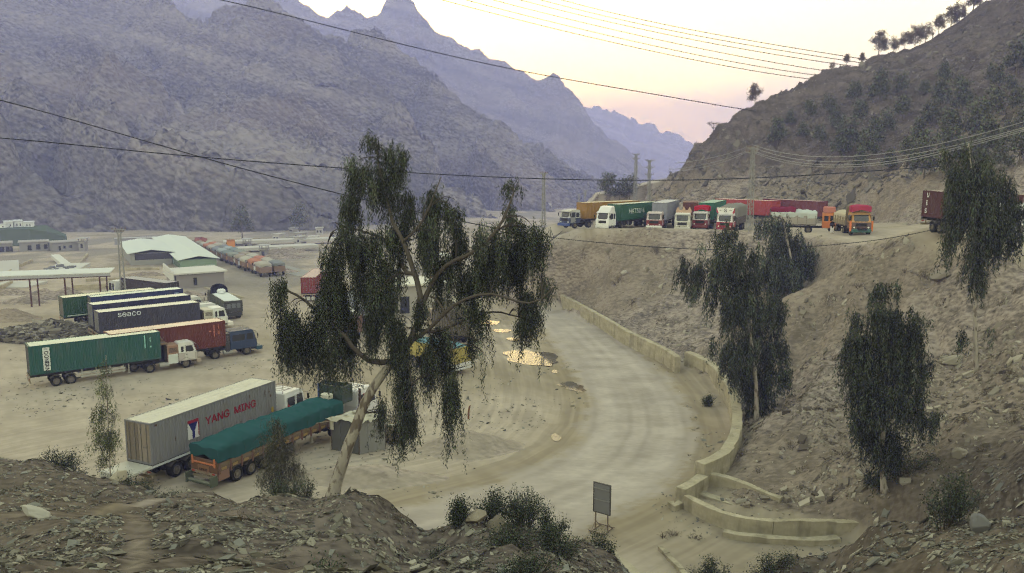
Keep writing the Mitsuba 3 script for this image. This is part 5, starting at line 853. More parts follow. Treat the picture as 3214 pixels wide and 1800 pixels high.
# ------------------------------------------------------------------ trees: trunk and limbs as tubes, leaves as hanging strands
def hit(px, py, y0=16., y1=300.):
    Y = np.arange(y0, y1, .4); P = at(px, py, Y); u = P[:, 2] < ground(P[:, 0], P[:, 1]); k = int(np.argmax(u)) if u.any() else len(Y) - 1
    return float(P[k, 0]), float(P[k, 1]), float(ground(P[k, 0], P[k, 1]))
def leaves(S, D, ln, wd, r):
    """one narrow rhombus per row: S the stalk ends, D the unit directions"""
    n = len(S); q = r.normal(size=(n, 3)); q -= (q * D).sum(1, keepdims=True) * D; q /= np.linalg.norm(q, axis=1, keepdims=True) + 1e-9
    ln = ln * r.uniform(.6, 1.3, (n, 1)); wd = wd * r.uniform(.6, 1.3, (n, 1)); m = S + D * ln * .45
    v = np.stack([S, m + q * wd / 2, S + D * ln, m - q * wd / 2], 1).reshape(-1, 3); i = np.arange(n)[:, None] * 4
    return v, np.vstack([i + [0, 1, 2], i + [0, 2, 3]])
def strands(P, L, sp_, ln, wd, r, sway=.10, tilt=.55):
    k = np.maximum(2, (L / sp_).astype(int)); idx = np.repeat(np.arange(len(P)), k); s = np.concatenate([(np.arange(a) + r.uniform(0, 1, a)) / a for a in k]) * L[idx]
    ph = r.uniform(0, 6.28, (len(P), 2)); dr_ = r.normal(0, sway, (len(P), 2)); t = s / np.maximum(L[idx], 1e-6)
    S = P[idx] + np.stack([dr_[idx, 0] * s + .05 * np.sin(s * 3 + ph[idx, 0]), dr_[idx, 1] * s + .05 * np.sin(s * 3 + ph[idx, 1]), -s], 1) + r.normal(0, .035, (len(idx), 3))
    D = r.normal(0, tilt, (len(idx), 3)); D[:, 2] = -1; D /= np.linalg.norm(D, axis=1, keepdims=True)
    return leaves(S, D, ln, wd, r)
def colored(n_leaf, base, r, spread=.45):
    c = np.array(base) * np.exp(r.normal(0, spread, (n_leaf, 1))) * (1 + r.normal(0, .10, (n_leaf, 3))); return np.repeat(np.clip(c, .004, .6), 4, 0)
def curve(P, n): 
    P = np.asarray(P, float); t = np.r_[0, np.cumsum(np.linalg.norm(np.diff(P, axis=0), axis=1))]; return CubicSpline(t, P)(np.linspace(0, t[-1], n)) if len(P) > 2 else np.array([P[0] + (P[1] - P[0]) * q for q in np.linspace(0, 1, n)])
LEAF = (.035, .041, .026)
def tree(key, label, Y, trunk, r0, r1, limbs, clumps, dens=1., seed=0, ln=.15, wd=.03, sp_=.05, col=LEAF, depth=.85, trunkcol='bark', group=None, base=True, tuft=1., wide=1.):
    r = np.random.default_rng(seed); t = Thing(key, label, 'tree', None, group); m = Y / F
    T0 = [at(a, b, Y + (c[0] if c else 0)) for a, b, *c in trunk]
    if base: T0[0][2] = float(ground(T0[0][0], T0[0][1])) - .3
    TC = curve(T0, 26); nz = meshkit.noise(TC * 1.3, seed) - .5; TC[1:-1, 0] += nz[1:-1] * .12
    rr = r0 + (r1 - r0) * np.linspace(0, 1, 26) ** .9; rr[0] *= 1.5; rr[1] *= 1.2; kc = 12 if seed == 5 else 26; t.add('trunk', tube(TC[:kc], rr[:kc], 12), trunkcol, smooth=True)
    if kc < 26: t.add('upper_trunk', tube(TC[kc - 1:], rr[kc - 1:] * .98, 10), 'matte', (.10, .087, .077), smooth=True)
    skel = [TC[6:]]
    for L in limbs:
        pt = [at(a, b, Y + (c[0] if c else 0)) for a, b, *c in L[1:]]; C = curve(pt, 14); C[1:] += (meshkit.noise(C[1:] * 1.7, seed + 3)[:, None] - .5) * .15; t.add('limb', tube(C, np.linspace(L[0], L[0] * .3, 14) * .85, 8), 'matte', (.085, .072, .062), smooth=True); skel.append(C)
    K = np.vstack(skel); tw, vs = [], []; SP, SL, TF = [], [], []
    for (px, py, rx, ry, hang) in clumps:
        dz = r.uniform(-1, 1) * 1.1 * rx * m; c = at(px, py, Y + dz); nt = max(2, int(dens * rx * (ry + .3 * hang) * .0042 + .8)) if rx > 6 else 1
        u = r.normal(size=(nt, 3)); u /= np.linalg.norm(u, axis=1, keepdims=True); u *= r.uniform(.1, 1, (nt, 1)) ** .5; tl = hang * m * r.uniform(.45, 1.1, nt); ns = 9 if rx > 6 else 2
        j = np.repeat(np.arange(nt), ns); g = r.normal(0, 1, (nt * ns, 3)) * [.11, .11, .16] * (1 if rx > 6 else .2) * tuft
        SP.append((c + u * [rx * m * wide, rx * m * depth, ry * m])[j] + g); SL.append(np.maximum(.15, tl[j] * r.uniform(.35, 1.05, nt * ns))); TF.append(np.exp(r.normal(0, .42, nt))[j])
        k = K[np.argmin(((K - c) ** 2).sum(1) + 2.5 * np.maximum(K[:, 2] - c[2] - .3, 0) ** 2)]
        for q in range(3):
            e = c + r.normal(0, .5, 3) * [rx * m, rx * m * depth, ry * m * .7]; mid = (k + e) / 2 + [0, 0, .22 * np.linalg.norm(e - k)]; B = curve([k, mid, e], 8); tw.append(tube(B, np.linspace(.014 + .007 * np.linalg.norm(e - k), .006, 8), 5, False))
    if tw: t.add('twigs', join(*tw), 'matte', (.055, .046, .04), smooth=True); labels[fresh_last(t, 'twigs')] = {'kind': 'stuff'}
    P, L = np.vstack(SP), np.concatenate(SL); v, f = strands(P, L, sp_, ln, wd, r); k = np.maximum(2, (L / sp_).astype(int)); t.add('crown', (v, f), 'leaf', np.clip(colored(len(v) // 4, col, r, .3) * np.repeat(np.concatenate(TF), k * 4)[:, None], .004, .5)); return t
def fresh_last(t, part): return f'{t.k}__{part}'
tree('weeping_tree', 'tall leaning weeping tree with a pale bare trunk in the middle of the picture', 37,
    [(1030, 1592), (1072, 1460), (1118, 1335), (1175, 1212), (1232, 1135), (1288, 1075), (1308, 1000), (1318, 910), (1300, 850), (1272, 775), (1235, 700), (1208, 600), (1185, 500)], .32, .045,
    [(.17, (1232, 1135), (1150, 1125), (1085, 1060), (1010, 985, .5), (940, 935, .8), (868, 900, 1)), (.16, (1306, 1000), (1350, 900), (1400, 835, -.5), (1480, 795, -1), (1560, 720, -1.2), (1610, 610, -1.2)), (.12, (1292, 1070), (1360, 1020, -.6), (1440, 950, -1.2), (1540, 925, -1.6), (1640, 950, -2), (1735, 905, -2.4)),
     (.10, (1300, 1030), (1400, 1030, .6), (1490, 990, 1.), (1580, 980, 1.2), (1650, 1010, 1.4)), (.12, (1300, 860), (1240, 800, 1), (1190, 740, 1.6), (1090, 720, 2.2), (1050, 700, 2.4)), (.08, (1262, 760), (1320, 700, -.6), (1360, 620, -1), (1380, 560, -1.1)), (.08, (1250, 1120), (1290, 1180, -.5), (1270, 1260, -.8)), (.07, (1350, 930), (1420, 1040, -1), (1410, 1120, -1.2)), (.06, (1085, 1060), (1040, 1020, .6), (1010, 880, .9), (1030, 760, 1))],
    [(1172, 440, 42, 28, 70), (1228, 490, 55, 45, 110), (1115, 520, 42, 38, 100), (1190, 560, 95, 60, 120), (1095, 640, 36, 60, 130), (1275, 640, 34, 60, 140), (1075, 745, 40, 45, 120), (1160, 765, 70, 60, 140), (1040, 790, 34, 45, 130), (1240, 720, 45, 50, 120),
     (1360, 640, 42, 60, 140), (1345, 740, 60, 60, 150), (1422, 650, 26, 36, 150), (1432, 745, 34, 45, 140), (1395, 830, 50, 45, 150), (1605, 590, 34, 28, 60), (1590, 670, 40, 32, 90), (1545, 735, 55, 42, 140), (1660, 720, 55, 42, 140), (1610, 795, 95, 55, 160), (1500, 800, 40, 45, 150), (1695, 765, 22, 40, 110),
     (1050, 880, 48, 65, 230), (1085, 1000, 45, 60, 220), (1040, 1090, 34, 50, 150), (872, 890, 36, 20, 150), (905, 985, 42, 40, 200), (975, 1030, 45, 45, 190), (920, 1080, 40, 40, 120), (1005, 960, 30, 40, 200), (1195, 900, 44, 65, 190), (1170, 1010, 30, 55, 150), (1248, 1030, 32, 60, 260), (1270, 1180, 30, 50, 260), (1300, 1290, 22, 40, 170),
     (1385, 1060, 46, 55, 200), (1410, 1200, 26, 50, 260), (1350, 1110, 32, 40, 160), (1470, 870, 46, 36, 150), (1495, 970, 36, 36, 130), (1660, 925, 30, 24, 150), (1722, 890, 30, 14, 110), (1685, 990, 22, 24, 110), (1640, 1000, 26, 20, 130), (1480, 1060, 18, 20, 130), (1230, 840, 40, 50, 150), (1320, 960, 24, 40, 120), (1130, 860, 40, 45, 160), (1560, 860, 40, 24, 110), (1200, 1260, 16, 20, 150), (1250, 1330, 14, 20, 120),
     (1505, 1080, 4, 5, 260), (1545, 1060, 4, 5, 190), (1685, 1060, 4, 5, 300), (1525, 1120, 3, 5, 160)], 1.0, 5, .17, .040, .046)
tree('weeping_tree', 'slim dark tree rising from behind the curved parapet', 66, [(2372, 1348), (2372, 1200), (2345, 1010), (2305, 860), (2270, 725)], .2, .04, [(.08, (2340, 990), (2420, 940), (2440, 900)), (.06, (2310, 890), (2220, 850), (2165, 830))],
    [(2265, 722, 38, 34, 60), (2295, 790, 80, 50, 90), (2235, 830, 52, 44, 90), (2345, 850, 60, 50, 90), (2300, 905, 80, 52, 100), (2160, 845, 34, 44, 80), (2180, 905, 24, 30, 60), (2335, 965, 85, 52, 100), (2420, 955, 52, 52, 100), (2305, 1080, 62, 52, 110), (2400, 1060, 76, 60, 120), (2385, 1180, 62, 60, 120), (2320, 1140, 44, 40, 90), (2440, 1160, 36, 36, 90), (2378, 1265, 34, 44, 60)], 1.35, 6, .32, .085, .10, depth=.9, tuft=1.35, wide=1.25)
tree('weeping_tree', 'dense dark tree on the brink of the terrace', 100, [(2482, 930), (2480, 800), (2450, 680)], .2, .05, [], [(2440, 688, 36, 34, 60), (2470, 760, 64, 52, 110), (2422, 830, 36, 50, 110), (2520, 800, 46, 52, 120), (2475, 850, 66, 50, 80), (2545, 860, 24, 36, 80), (2400, 700, 30, 20, 50)], 1.9, 7, .42, .12, .13, depth=.9, tuft=2.6)
tree('weeping_tree', 'big dark weeping tree growing above the lower curved wall', 46.5, [(2776, 1640), (2772, 1500), (2782, 1220), (2780, 900)], .2, .04, [(.07, (2782, 1290), (2860, 1230), (2930, 1250)), (.07, (2780, 1360), (2850, 1300), (2915, 1300))],
    [(2780, 905, 36, 36, 80), (2762, 985, 72, 50, 110), (2842, 1010, 60, 50, 110), (2705, 1085, 60, 60, 130), (2800, 1105, 84, 60, 130), (2868, 1125, 44, 50, 110), (2702, 1205, 52, 60, 130), (2790, 1225, 84, 60, 140), (2740, 1330, 62, 52, 150), (2800, 1385, 52, 52, 130), (2905, 1305, 46, 24, 100), (2862, 1250, 44, 30, 80), (2765, 1470, 44, 44, 60), (2700, 1290, 30, 30, 100)], 1.3, 8, .24, .062, .07, depth=.9, tuft=1.1, wide=1.25)
tree('weeping_tree', 'thin trunked tree at the right in front of the maroon container', 56, [(3066, 1155), (3060, 900), (3056, 640), (3040, 450)], .15, .04, [(.05, (3058, 720), (3130, 640), (3180, 600)), (.05, (3058, 700), (2990, 620), (2960, 600)), (.02, (3064, 1060), (3035, 1030), (3020, 1040)), (.02, (3064, 1050), (3090, 1020), (3105, 1035))],
    [(3005, 470, 46, 36, 60), (3000, 540, 44, 50, 100), (3062, 525, 74, 50, 100), (3120, 575, 60, 50, 110), (3180, 625, 34, 40, 120), (2990, 625, 26, 50, 110), (3050, 640, 84, 50, 120), (3130, 685, 52, 40, 110), (2990, 720, 26, 30, 130), (3062, 770, 40, 44, 140), (3120, 745, 24, 30, 110), (3190, 745, 22, 28, 80), (3072, 860, 24, 36, 80), (3020, 1050, 18, 24, 60), (3105, 1045, 9, 20, 60)], 1.15, 9, .28, .07, .08, depth=.9, tuft=1.6)
tree('sapling', 'slender pale green sapling in front of the white container at the left', 46, [(346, 1492), (340, 1330), (333, 1115)], .05, .015, [], [(331, 1150, 14, 24, 40), (328, 1215, 26, 34, 40), (322, 1290, 42, 36, 50), (315, 1370, 46, 36, 50), (350, 1360, 30, 30, 50), (330, 1435, 34, 16, 40)], 2.6, 10, .13, .04, .06, col=(.075, .085, .035), tuft=1.3)
tree('feathery_tree', 'feathery olive young tree in front of the tarpaulin lorry', 41.5, [(892, 1578), (885, 1450), (872, 1320)], .07, .02, [], [(868, 1338, 34, 30, 50), (862, 1395, 62, 44, 70), (885, 1460, 74, 44, 70), (855, 1500, 66, 34, 50), (910, 1520, 50, 26, 40)], 2.6, 11, .12, .028, .05, col=(.055, .052, .032), tuft=1.3)
# ------------------------------------------------------------------ shrubs
SHN = {}
def shrub(label, px, py, rx, h, Y=None, dens=1., col=(.032, .042, .022), ln=.11, wd=.045, seed=0, key='shrub', group=None, dry=False):
    r = np.random.default_rng(seed + int(px)); x, y, z = hit(px, py) if Y is None else (*spot(px, py, Y), float(ground(*spot(px, py, Y)))); m = y / F; W, H = rx * m, h * m
    t = Thing(key, label, 'shrub', None, group); n = int(max(7, dens * 26 * (W + .3))); tw = []; S = []; D = []
    for q in range(n):
        a = r.uniform(0, 6.28); ro = r.uniform(0, 1) ** .6; b = np.array([x + .45 * W * ro * math.cos(a), y + .45 * W * ro * math.sin(a), 0.]); b[2] = float(ground(b[0], b[1])) - .05
        hh = H * r.uniform(.55, 1.08) * (1 - .45 * ro ** 2); e = b + [W * .75 * ro * math.cos(a) + r.normal(0, .12 * W), W * .6 * ro * math.sin(a), hh]; C = curve([b, (b + e) / 2 + [0, 0, .12 * hh], e], 6); tw.append(tube(C, np.linspace(.018, .005, 6) * (1 + W * .2), 4, False))
        k = int((30 if dry else 85) * dens * max(.5, min(hh, 2.2))); s = r.uniform(.12, 1, k) ** .8 * 5; i0 = np.minimum(s.astype(int), 4); p = C[i0] + (C[i0 + 1] - C[i0]) * (s - i0)[:, None] + r.normal(0, .10 + .06 * W, (k, 3)); S.append(p); d = r.normal(0, 1, (k, 3)) + [.5 * math.cos(a), .5 * math.sin(a), .1]; D.append(d / np.linalg.norm(d, axis=1, keepdims=True))
    t.add('stems', join(*tw), 'matte', (.09, .07, .05)); v, f = leaves(np.vstack(S), np.vstack(D), ln, wd, r); t.add('foliage', (v, f), 'leaf', colored(len(v) // 4, col, r)); return t
shrub('dark leafy shrub on the near slope left of the sapling', 205, 1492, 66, 100, 44)
shrub('low spreading shrub below the rear deck of the white container', 420, 1555, 80, 85, 41.8); shrub('spreading shrub behind the tarpaulin lorry bumper', 540, 1562, 80, 66, 41.4)
shrub('round dark shrub at the foot of the feathery tree', 885, 1592, 66, 110, 38.6); shrub('low grey green shrub left of the leaning trunk', 965, 1590, 50, 70, 38, .7)
shrub('sparse tuft right of the leaning trunk', 1090, 1565, 40, 40, 36.2, .5)
shrub('small upright shrub standing alone against the road', 1440, 1652, 30, 92, 33.2, 1.6, ln=.09)
for a, (px, py, rx, h, Y, lb) in enumerate(((1545, 1650, 60, 105, 34.2, 'left shoulder of the big bush on the mound'), (1640, 1668, 80, 130, 34.4, 'tall middle bush on the mound before the road'), (1720, 1690, 62, 100, 34.8, 'right hand bush on the mound before the road'), (1600, 1745, 90, 80, 30, 'bush on the near face of the mound'), (1740, 1760, 90, 90, 31.5, 'bush sprawling down the right of the mound'), (1660, 1820, 110, 90, 25.5, 'bush at the bottom edge below the mound'), (1385, 1745, 44, 70, 30.5, 'dark shrub in the gully left of the mound'), (1480, 1790, 44, 50, 25.5, 'thin shrub low on the left of the mound'))): shrub(lb, px, py, rx, h, Y, 1.1, seed=a)
shrub('thin shrub beside the slab edge at the bottom', 1890, 1812, 46, 110, 37, .9); shrub('dark shrub on the sandy shoulder below the kerb strip', 2230, 1805, 52, 120, 40, 1.1); shrub('wide shrub right of the sandy shoulder', 2420, 1800, 66, 100, 37.5, 1.0)
shrub('tall dark shrub on the near right hand bank', 2960, 1800, 62, 200, 30.5, 1.1); shrub('dark shrub at the bottom left centre edge', 1010, 1815, 90, 80, 20.5, .9)
shrub('shrub at the foot of the big weeping tree', 2860, 1575, 90, 60, 46.5, .8); shrub('little plant growing beside the bend wall', 2222, 1295, 16, 42, 73, 1.4); shrub('leafy shrub behind the dark right hand shrub', 3050, 1600, 40, 40, None, .6)
r_ = np.random.default_rng(77); SC = [(1940, 890), (1985, 960), (1830, 820), (2080, 1010), (2620, 1130), (2680, 1180), (2560, 1290), (2480, 1420), (2520, 1480), (2640, 1430), (2900, 1120), (2960, 960), (3140, 960), (3190, 920), (3010, 900), (2840, 860), (2700, 900), (2600, 960), (3100, 1240), (3180, 1320), (2930, 1450), (3080, 1420), (2330, 1430), (2380, 1490), (2980, 840), (2900, 880), (2060, 800), (2560, 840), (3170, 1180), (3030, 1330), (2110, 1680), (2180, 1700), (2080, 1690), (2880, 1010), (300, 1700), (1250, 1640), (120, 1580), (760, 1640)]
for q, (px, py) in enumerate(SC): shrub('small dry tuft of scrub on the bare slopes', px, py, r_.uniform(14, 30), r_.uniform(16, 34), None, .55, (.085, .068, .042), .16, .03, q, 'dry_scrub', 'dry scrub tufts on the bare slopes', True)
# ------------------------------------------------------------------ trees on the hill to the right
def hill_tree_mesh(seed, H, kind):
    r = np.random.default_rng(seed); K = []; tw = [tube(curve([[0, 0, -.6], [r.normal(0, .15), 0, H * .5], [r.normal(0, .3), 0, H * .97]], 9), np.linspace(.16, .03, 9), 6)]
    if kind == 'bare':
        for q in range(16):
            a = q * 2.4; b = np.array([0, 0, H * r.uniform(.3, .5)]); e = np.array([math.cos(a) * H * .55 * r.uniform(.5, 1), math.sin(a) * H * .5, H * r.uniform(.75, 1.)]); tw.append(tube(curve([b, (b + e) / 2 + [0, 0, .1], e], 6), np.linspace(.07, .02, 6), 4, False)); K.append(e)
        n = 260; P = np.array(K)[r.integers(0, len(K), n)] + r.normal(0, .5, (n, 3)) * [1, 1, .25]
    else:
        nb = 15 if kind == 'open' else 20
        for q in range(nb):
            zf = r.uniform(.32, 1.); w = H * (.26 if kind == 'open' else .20) * (1.25 - zf) ** .5 * (1.0 if kind != 'cone' else 1.7 * (1.12 - zf)); a = r.uniform(0, 6.28); c = np.array([math.cos(a) * w, math.sin(a) * w, H * zf]); K.append((c, H * r.uniform(.06, .11))); tw.append(tube(curve([[0, 0, H * zf * .82], (c + [0, 0, H * zf * .82]) / 2 + [0, 0, .2], c], 5), np.linspace(.05, .015, 5), 4, False))
        P = np.vstack([c + r.normal(0, s, (80, 3)) * [1, 1, .85] for c, s in K])
    D = r.normal(0, 1, (len(P), 3)); D[:, 2] -= .8; D /= np.linalg.norm(D, axis=1, keepdims=True); return join(*tw), leaves(P, D, .7, .3, r), len(P)
HT = {}
for kind in ('open', 'cone', 'bare'):
    for sd in range(1 if kind == 'bare' else 3 if kind == 'open' else 2):
        w, l, n = hill_tree_mesh(sd + 50, 7., kind); r = np.random.default_rng(sd)
        HT[kind, sd] = [(mikit.ply(w, 'matte', smooth=True, color=np.broadcast_to([.13, .11, .095], (len(w[0]), 3)))), mikit.ply(l, 'leaf', color=colored(n, c_, r, .35))] if False else (mikit.ply(w, 'matte', smooth=True, color=np.broadcast_to([.13, .11, .095], (len(w[0]), 3))), {c: mikit.ply(l, 'leaf', color=colored(n, cc, r, .35)) for c, cc in (('rust', (.10, .072, .055)), ('green', (.075, .078, .052)))})
def hill_tree(label, x, y, z, H, kind, sd, col, group=None):
    k = fresh('hill_tree'); tag(k, label, 'tree', group); s = H / 7.; M = T().translate([x, y, z]).rotate([0, 0, 1], sd * 77. + x * 13).scale([s, s, s]); w, l = HT[kind, sd]
    scene[k + '__trunk'] = {**w, 'to_world': M}; scene[k + '__crown'] = {**l[col], 'to_world': M}
def crest(px):                         # the hill's skyline at this column: the first point from far that the ray just clears
    Y = np.arange(190, 275, 1.); best = (1e9, 0)
    for y in Y:
        x = (px - CX) / F * (y * cp + (CAMZ - 40) * sp + 0) ; z = float(ground(x, y)); v = z - CAMZ; d = y * cp - v * sp; x = (px - CX) / F * d; z = float(ground(x, y)); v = z - CAMZ; d = y * cp - v * sp; py = CY - F * (y * sp + v * cp) / d
        if py < best[0]: best = (py, x, y, z)
    return best
for px, hpx, kind, sd, col, lb in ((2370, 88, 'open', 0, 'rust', 'lone tree on the skyline where the long cable ends'), (2238, 50, 'bare', 0, 'rust', 'flat topped bare tree low on the left of the skyline'), (2612, 32, 'open', 1, 'rust', 'tiny tree on the skyline just below the six cables'), (2656, 48, 'open', 2, 'rust', 'small round tree on the skyline under the cable ends'), (2706, 44, 'cone', 0, 'rust', 'small pointed tree on the skyline left of the tall open tree'), (2757, 105, 'open', 0, 'rust', 'tall open tree with a bare stem on the skyline'),
    (2806, 62, 'open', 1, 'rust', 'leftmost tree of the clump left of the skyline pole'), (2838, 72, 'open', 2, 'rust', 'second tree of the clump left of the skyline pole'), (2872, 96, 'open', 0, 'rust', 'tallest tree of the clump left of the skyline pole'), (2903, 84, 'open', 1, 'rust', 'tree touching the skyline pole on its left'), (2945, 80, 'open', 2, 'rust', 'tree touching the skyline pole on its right'), (2985, 92, 'open', 0, 'rust', 'broad tree midway up the right skyline'), (3012, 80, 'open', 1, 'rust', 'tree overlapping the broad one midway up the right skyline'), (3056, 112, 'cone', 1, 'rust', 'dark pointed tree high on the right skyline'), (3135, 70, 'open', 2, 'rust', 'highest tree on the skyline near the top right corner')):
    c = crest(px); hill_tree(lb, c[1], c[2], c[3] - .3, .66 * hpx / F * c[2], kind, sd, col)
SL_ = [(2440, 460), (2520, 440), (2570, 470), (2620, 420), (2660, 470), (2700, 400), (2740, 470), (2780, 430), (2830, 380), (2880, 470), (2920, 400), (2980, 470), (3020, 360), (3060, 450), (3110, 400), (3160, 460), (3190, 360), (2850, 520), (2790, 540), (2900, 560), (2980, 540), (3060, 540), (3140, 540), (3200, 520), (2700, 540), (2600, 370), (2680, 330), (2760, 320), (2830, 300), (2900, 310), (2960, 270), (3120, 280), (2540, 380), (2480, 400), (3190, 230), (3010, 300), (2640, 500), (2720, 500), (2950, 360), (3100, 500), (3205, 420), (3170, 300)]
for q, (px, py) in enumerate(SL_):
    x, y, z = hit(px, py, 100); hill_tree('grey green tree among those dotted over the right hand hillside', x, y, z - .2, r_.uniform(3.6, 7.), 'open' if q % 3 else 'cone', q % 3 if q % 3 else q % 2, 'green', 'trees dotted over the right hand hillside')
for px, py, H, lb in ((1905, 590, 7, 'left tree of the little grove behind the ochre container'), (1945, 595, 5.5, 'middle tree of the little grove behind the ochre container'), (1975, 590, 6.5, 'right tree of the little grove behind the ochre container')): p = at(px, py + 25, 232); hill_tree(lb, p[0], p[1], p[2] - 1, H, 'open', px % 3, 'green')
hp = Thing('earth_bank', 'dark earth bank carrying the little grove behind the ochre container', 'bank'); P_ = at(*np.array([(1850, 640, 236), (1880, 612, 236), (1920, 600, 236), (1980, 588, 236), (2050, 575, 236), (2130, 560, 236)], float).T); hp.add('bank', wall_strip(np.column_stack([P_[:, :2], P_[:, 2]]), 12, 9, 6, .4), 'ground_material')
for px, py, Y, H, lb in ((760, 735, 330, 11, 'dark tree at the mountain foot above the lorry queue'), (940, 718, 380, 11, 'dim tree at the mountain foot left of the big tree')): p = at(px, py, Y); hill_tree(lb, p[0], p[1], p[2] - 1, H, 'open', 1, 'green')
# ------------------------------------------------------------------ stones
def stone_mesh(r, flat):               # a broken slab: eight corners pushed about, one or two knocked off
    v = BOXV * 2 * [1, r.uniform(.5, .85), flat] * .8; v = v * (1 + r.normal(0, .22, (8, 1))) + r.normal(0, .08, (8, 3)) * [1, 1, flat]; k = r.integers(0, 8, 2); v[k] *= r.uniform(.35, .8, (2, 1)); return v, tri(BOXF)
def scatter(n, xr, yr, size, seed, mask, flat=(.18, .5), vis=True, cols=((.30, .275, .22), (.20, .18, .15), (.36, .34, .28), (.15, .135, .12))):
    r = np.random.default_rng(seed); X = r.uniform(*xr, n * 6); Yy = 1 / r.uniform(1 / yr[1], 1 / yr[0], n * 6); k = mask(X, Yy) ; X, Yy = X[k][:n], Yy[k][:n]; Z = ground(X, Yy); n = len(X)
    s = size[0] * (1 - r.uniform(0, 1, n)) ** (-1 / 2.6); s = np.minimum(s, size[1]); return X, Yy, Z, s, r
def stones(holder, tup, flat, top, sub, cols, big=300, part='stone', heap='scree'):
    X, Yy, Z, s, r = tup; o = np.argsort(-s / np.maximum(Yy, 15)); var = [stone_mesh(r, r.uniform(*flat)) for _ in range(24)]; n = len(X)
    ang = r.uniform(0, 6.28, n); ti = r.normal(0, .22, (n, 2)); ci = r.integers(0, len(cols), n); cj = r.uniform(.75, 1.25, n); vi = r.integers(0, 24, n)
    e = .4; gx_ = (ground(X + e, Yy) - ground(X - e, Yy)) / (2 * e); gy_ = (ground(X, Yy + e) - ground(X, Yy - e)) / (2 * e)
    def place(q, kv):
        v = var[kv][0][None] * s[q][:, None, None]; c_, s_ = np.cos(ang[q])[:, None], np.sin(ang[q])[:, None]; x = v[..., 0] * c_ - v[..., 1] * s_; y = v[..., 0] * s_ + v[..., 1] * c_; z = v[..., 2] + x * (np.clip(gx_[q], -.9, .9) + ti[q, 0])[:, None] + y * (np.clip(gy_[q], -.9, .9) + ti[q, 1])[:, None]
        return np.stack([x + X[q][:, None], y + Yy[q][:, None], z + (Z[q] + s[q] * .04)[:, None]], -1)
    for q in o[:big]: 
        v = place(np.array([q]), vi[q])[0]; k = fresh(f'{holder}__{part}'); scene[k] = mikit.ply((v, var[vi[q]][1]), 'matte', color=np.broadcast_to(np.array(cols[ci[q]]) * cj[q], (8, 3)))
    vs, fs, cs, nn = [], [], [], 0
    for kv in range(24):
        q = o[big:][vi[o[big:]] == kv]
        if not len(q): continue
        v = place(q, kv); vs.append(v.reshape(-1, 3)); fs.append((var[kv][1][None] + (np.arange(len(q)) * 8)[:, None, None]).reshape(-1, 3) + nn); nn += len(q) * 8; cs.append(np.repeat(np.array(cols)[ci[q]] * cj[q][:, None], 8, 0))
    k = fresh(f'{holder}__{heap}'); scene[k] = mikit.ply((np.vstack(vs), np.vstack(fs)), 'matte', color=np.vstack(cs)); labels[k] = {'kind': 'stuff'}
offp = lambda x, y: (dseg(x, y, PATH) > .55) & (dseg(x, y, PATH2) > .45)
GC = ((.20, .185, .15), (.14, .13, .107), (.27, .25, .205), (.10, .093, .08), (.17, .168, .15))
clump = lambda x, y, k, th: meshkit.fbm(np.stack([x * k, y * k, x * 0], -1), 3, 5) > th
stones('foreground_slope', scatter(46000, (-30, 26), (15, 46), (.042, .23), 3, lambda x, y: (samp(_up, x, y) > .5) & (np.abs(x) < y * .72) & offp(x, y) & clump(x, y, .35, .30)), (.14, .45), 0, 0, GC)
HC = ((.23, .20, .16), (.18, .155, .125), (.30, .27, .22), (.12, .10, .083))
stones('hillside', scatter(24000, (2, 110), (42, 235), (.055, .36), 4, lambda x, y: (samp(_up, x, y) > .3) & (np.abs(x) < y * .7) & (clump(x, y, .12, .5) | (meshkit.noise(np.stack([x * 7, y * 7, x * 0], -1), 4) > .75))), (.3, .7), 0, 0, HC, 300)
stones('hillside', scatter(5000, (20, 170), (140, 238), (.22, 1.1), 14, lambda x, y: (samp(_up, x, y) > .5) & (np.abs(x) < y * .7) & clump(x, y, .05, .45)), (.3, .7), 0, 0, ((.12, .105, .095), (.17, .15, .13), (.08, .07, .065)), 0)
stones('lot_ground', scatter(3500, (-70, 30), (38, 140), (.05, .22), 6, lambda x, y: (samp(_up, x, y) < .2) & (np.abs(x) < y * .7) & (dseg(x, y, ROAD) > 4.4) & clump(x, y, .16, .52)), (.3, .6), 0, 0, GC, 60, heap='gravel')
def boulder(label, px, py, w, h, Y=None, col=(.30, .27, .21), seed=0, yaw=.3):
    r = np.random.default_rng(seed + px); x, y, z = hit(px, py) if Y is None else (*spot(px, py, Y), float(ground(*spot(px, py, Y)))); m = trimesh.creation.icosphere(3, 1.); v = np.array(m.vertices); v *= 1 + (meshkit.fbm(v * 1.3 + seed * 9 + 20, 3, seed)[:, None] - .5) * .9; nrm = r.normal(size=(7, 3)); nrm /= np.linalg.norm(nrm, axis=1, keepdims=True)
    for q in nrm: d = v @ q; v -= np.maximum(d - r.uniform(.6, .85), 0)[:, None] * q
    k = y / F; c, s = math.cos(yaw), math.sin(yaw); v = v * [w * k / 2, min(w, h * 1.4) * k / 2, h * k / 2]; v = np.stack([v[:, 0] * c - v[:, 2] * s * .0, v[:, 1], v[:, 2] + v[:, 0] * math.tan(yaw) * .5], 1)
    t = Thing('boulder', label, 'boulder'); t.add('rock', (v + [x, y, z + h * k * .28], m.faces), 'matte', col, smooth=30)
boulder('pale tilted boulder on the brink of the near slope at the left', 372, 1548, 74, 52, 41, (.34, .30, .23), 1, .6); boulder('long pale slab lying on the near slope at the far left', 112, 1622, 120, 34, 30.5, (.36, .34, .29), 2, -.45); boulder('dark rock half buried on the mound below the bush', 1555, 1668, 70, 60, 32.8, (.15, .13, .10), 3); boulder('pale rock on top of the mound left of the bush', 1495, 1640, 80, 50, 33, (.26, .225, .175), 4)
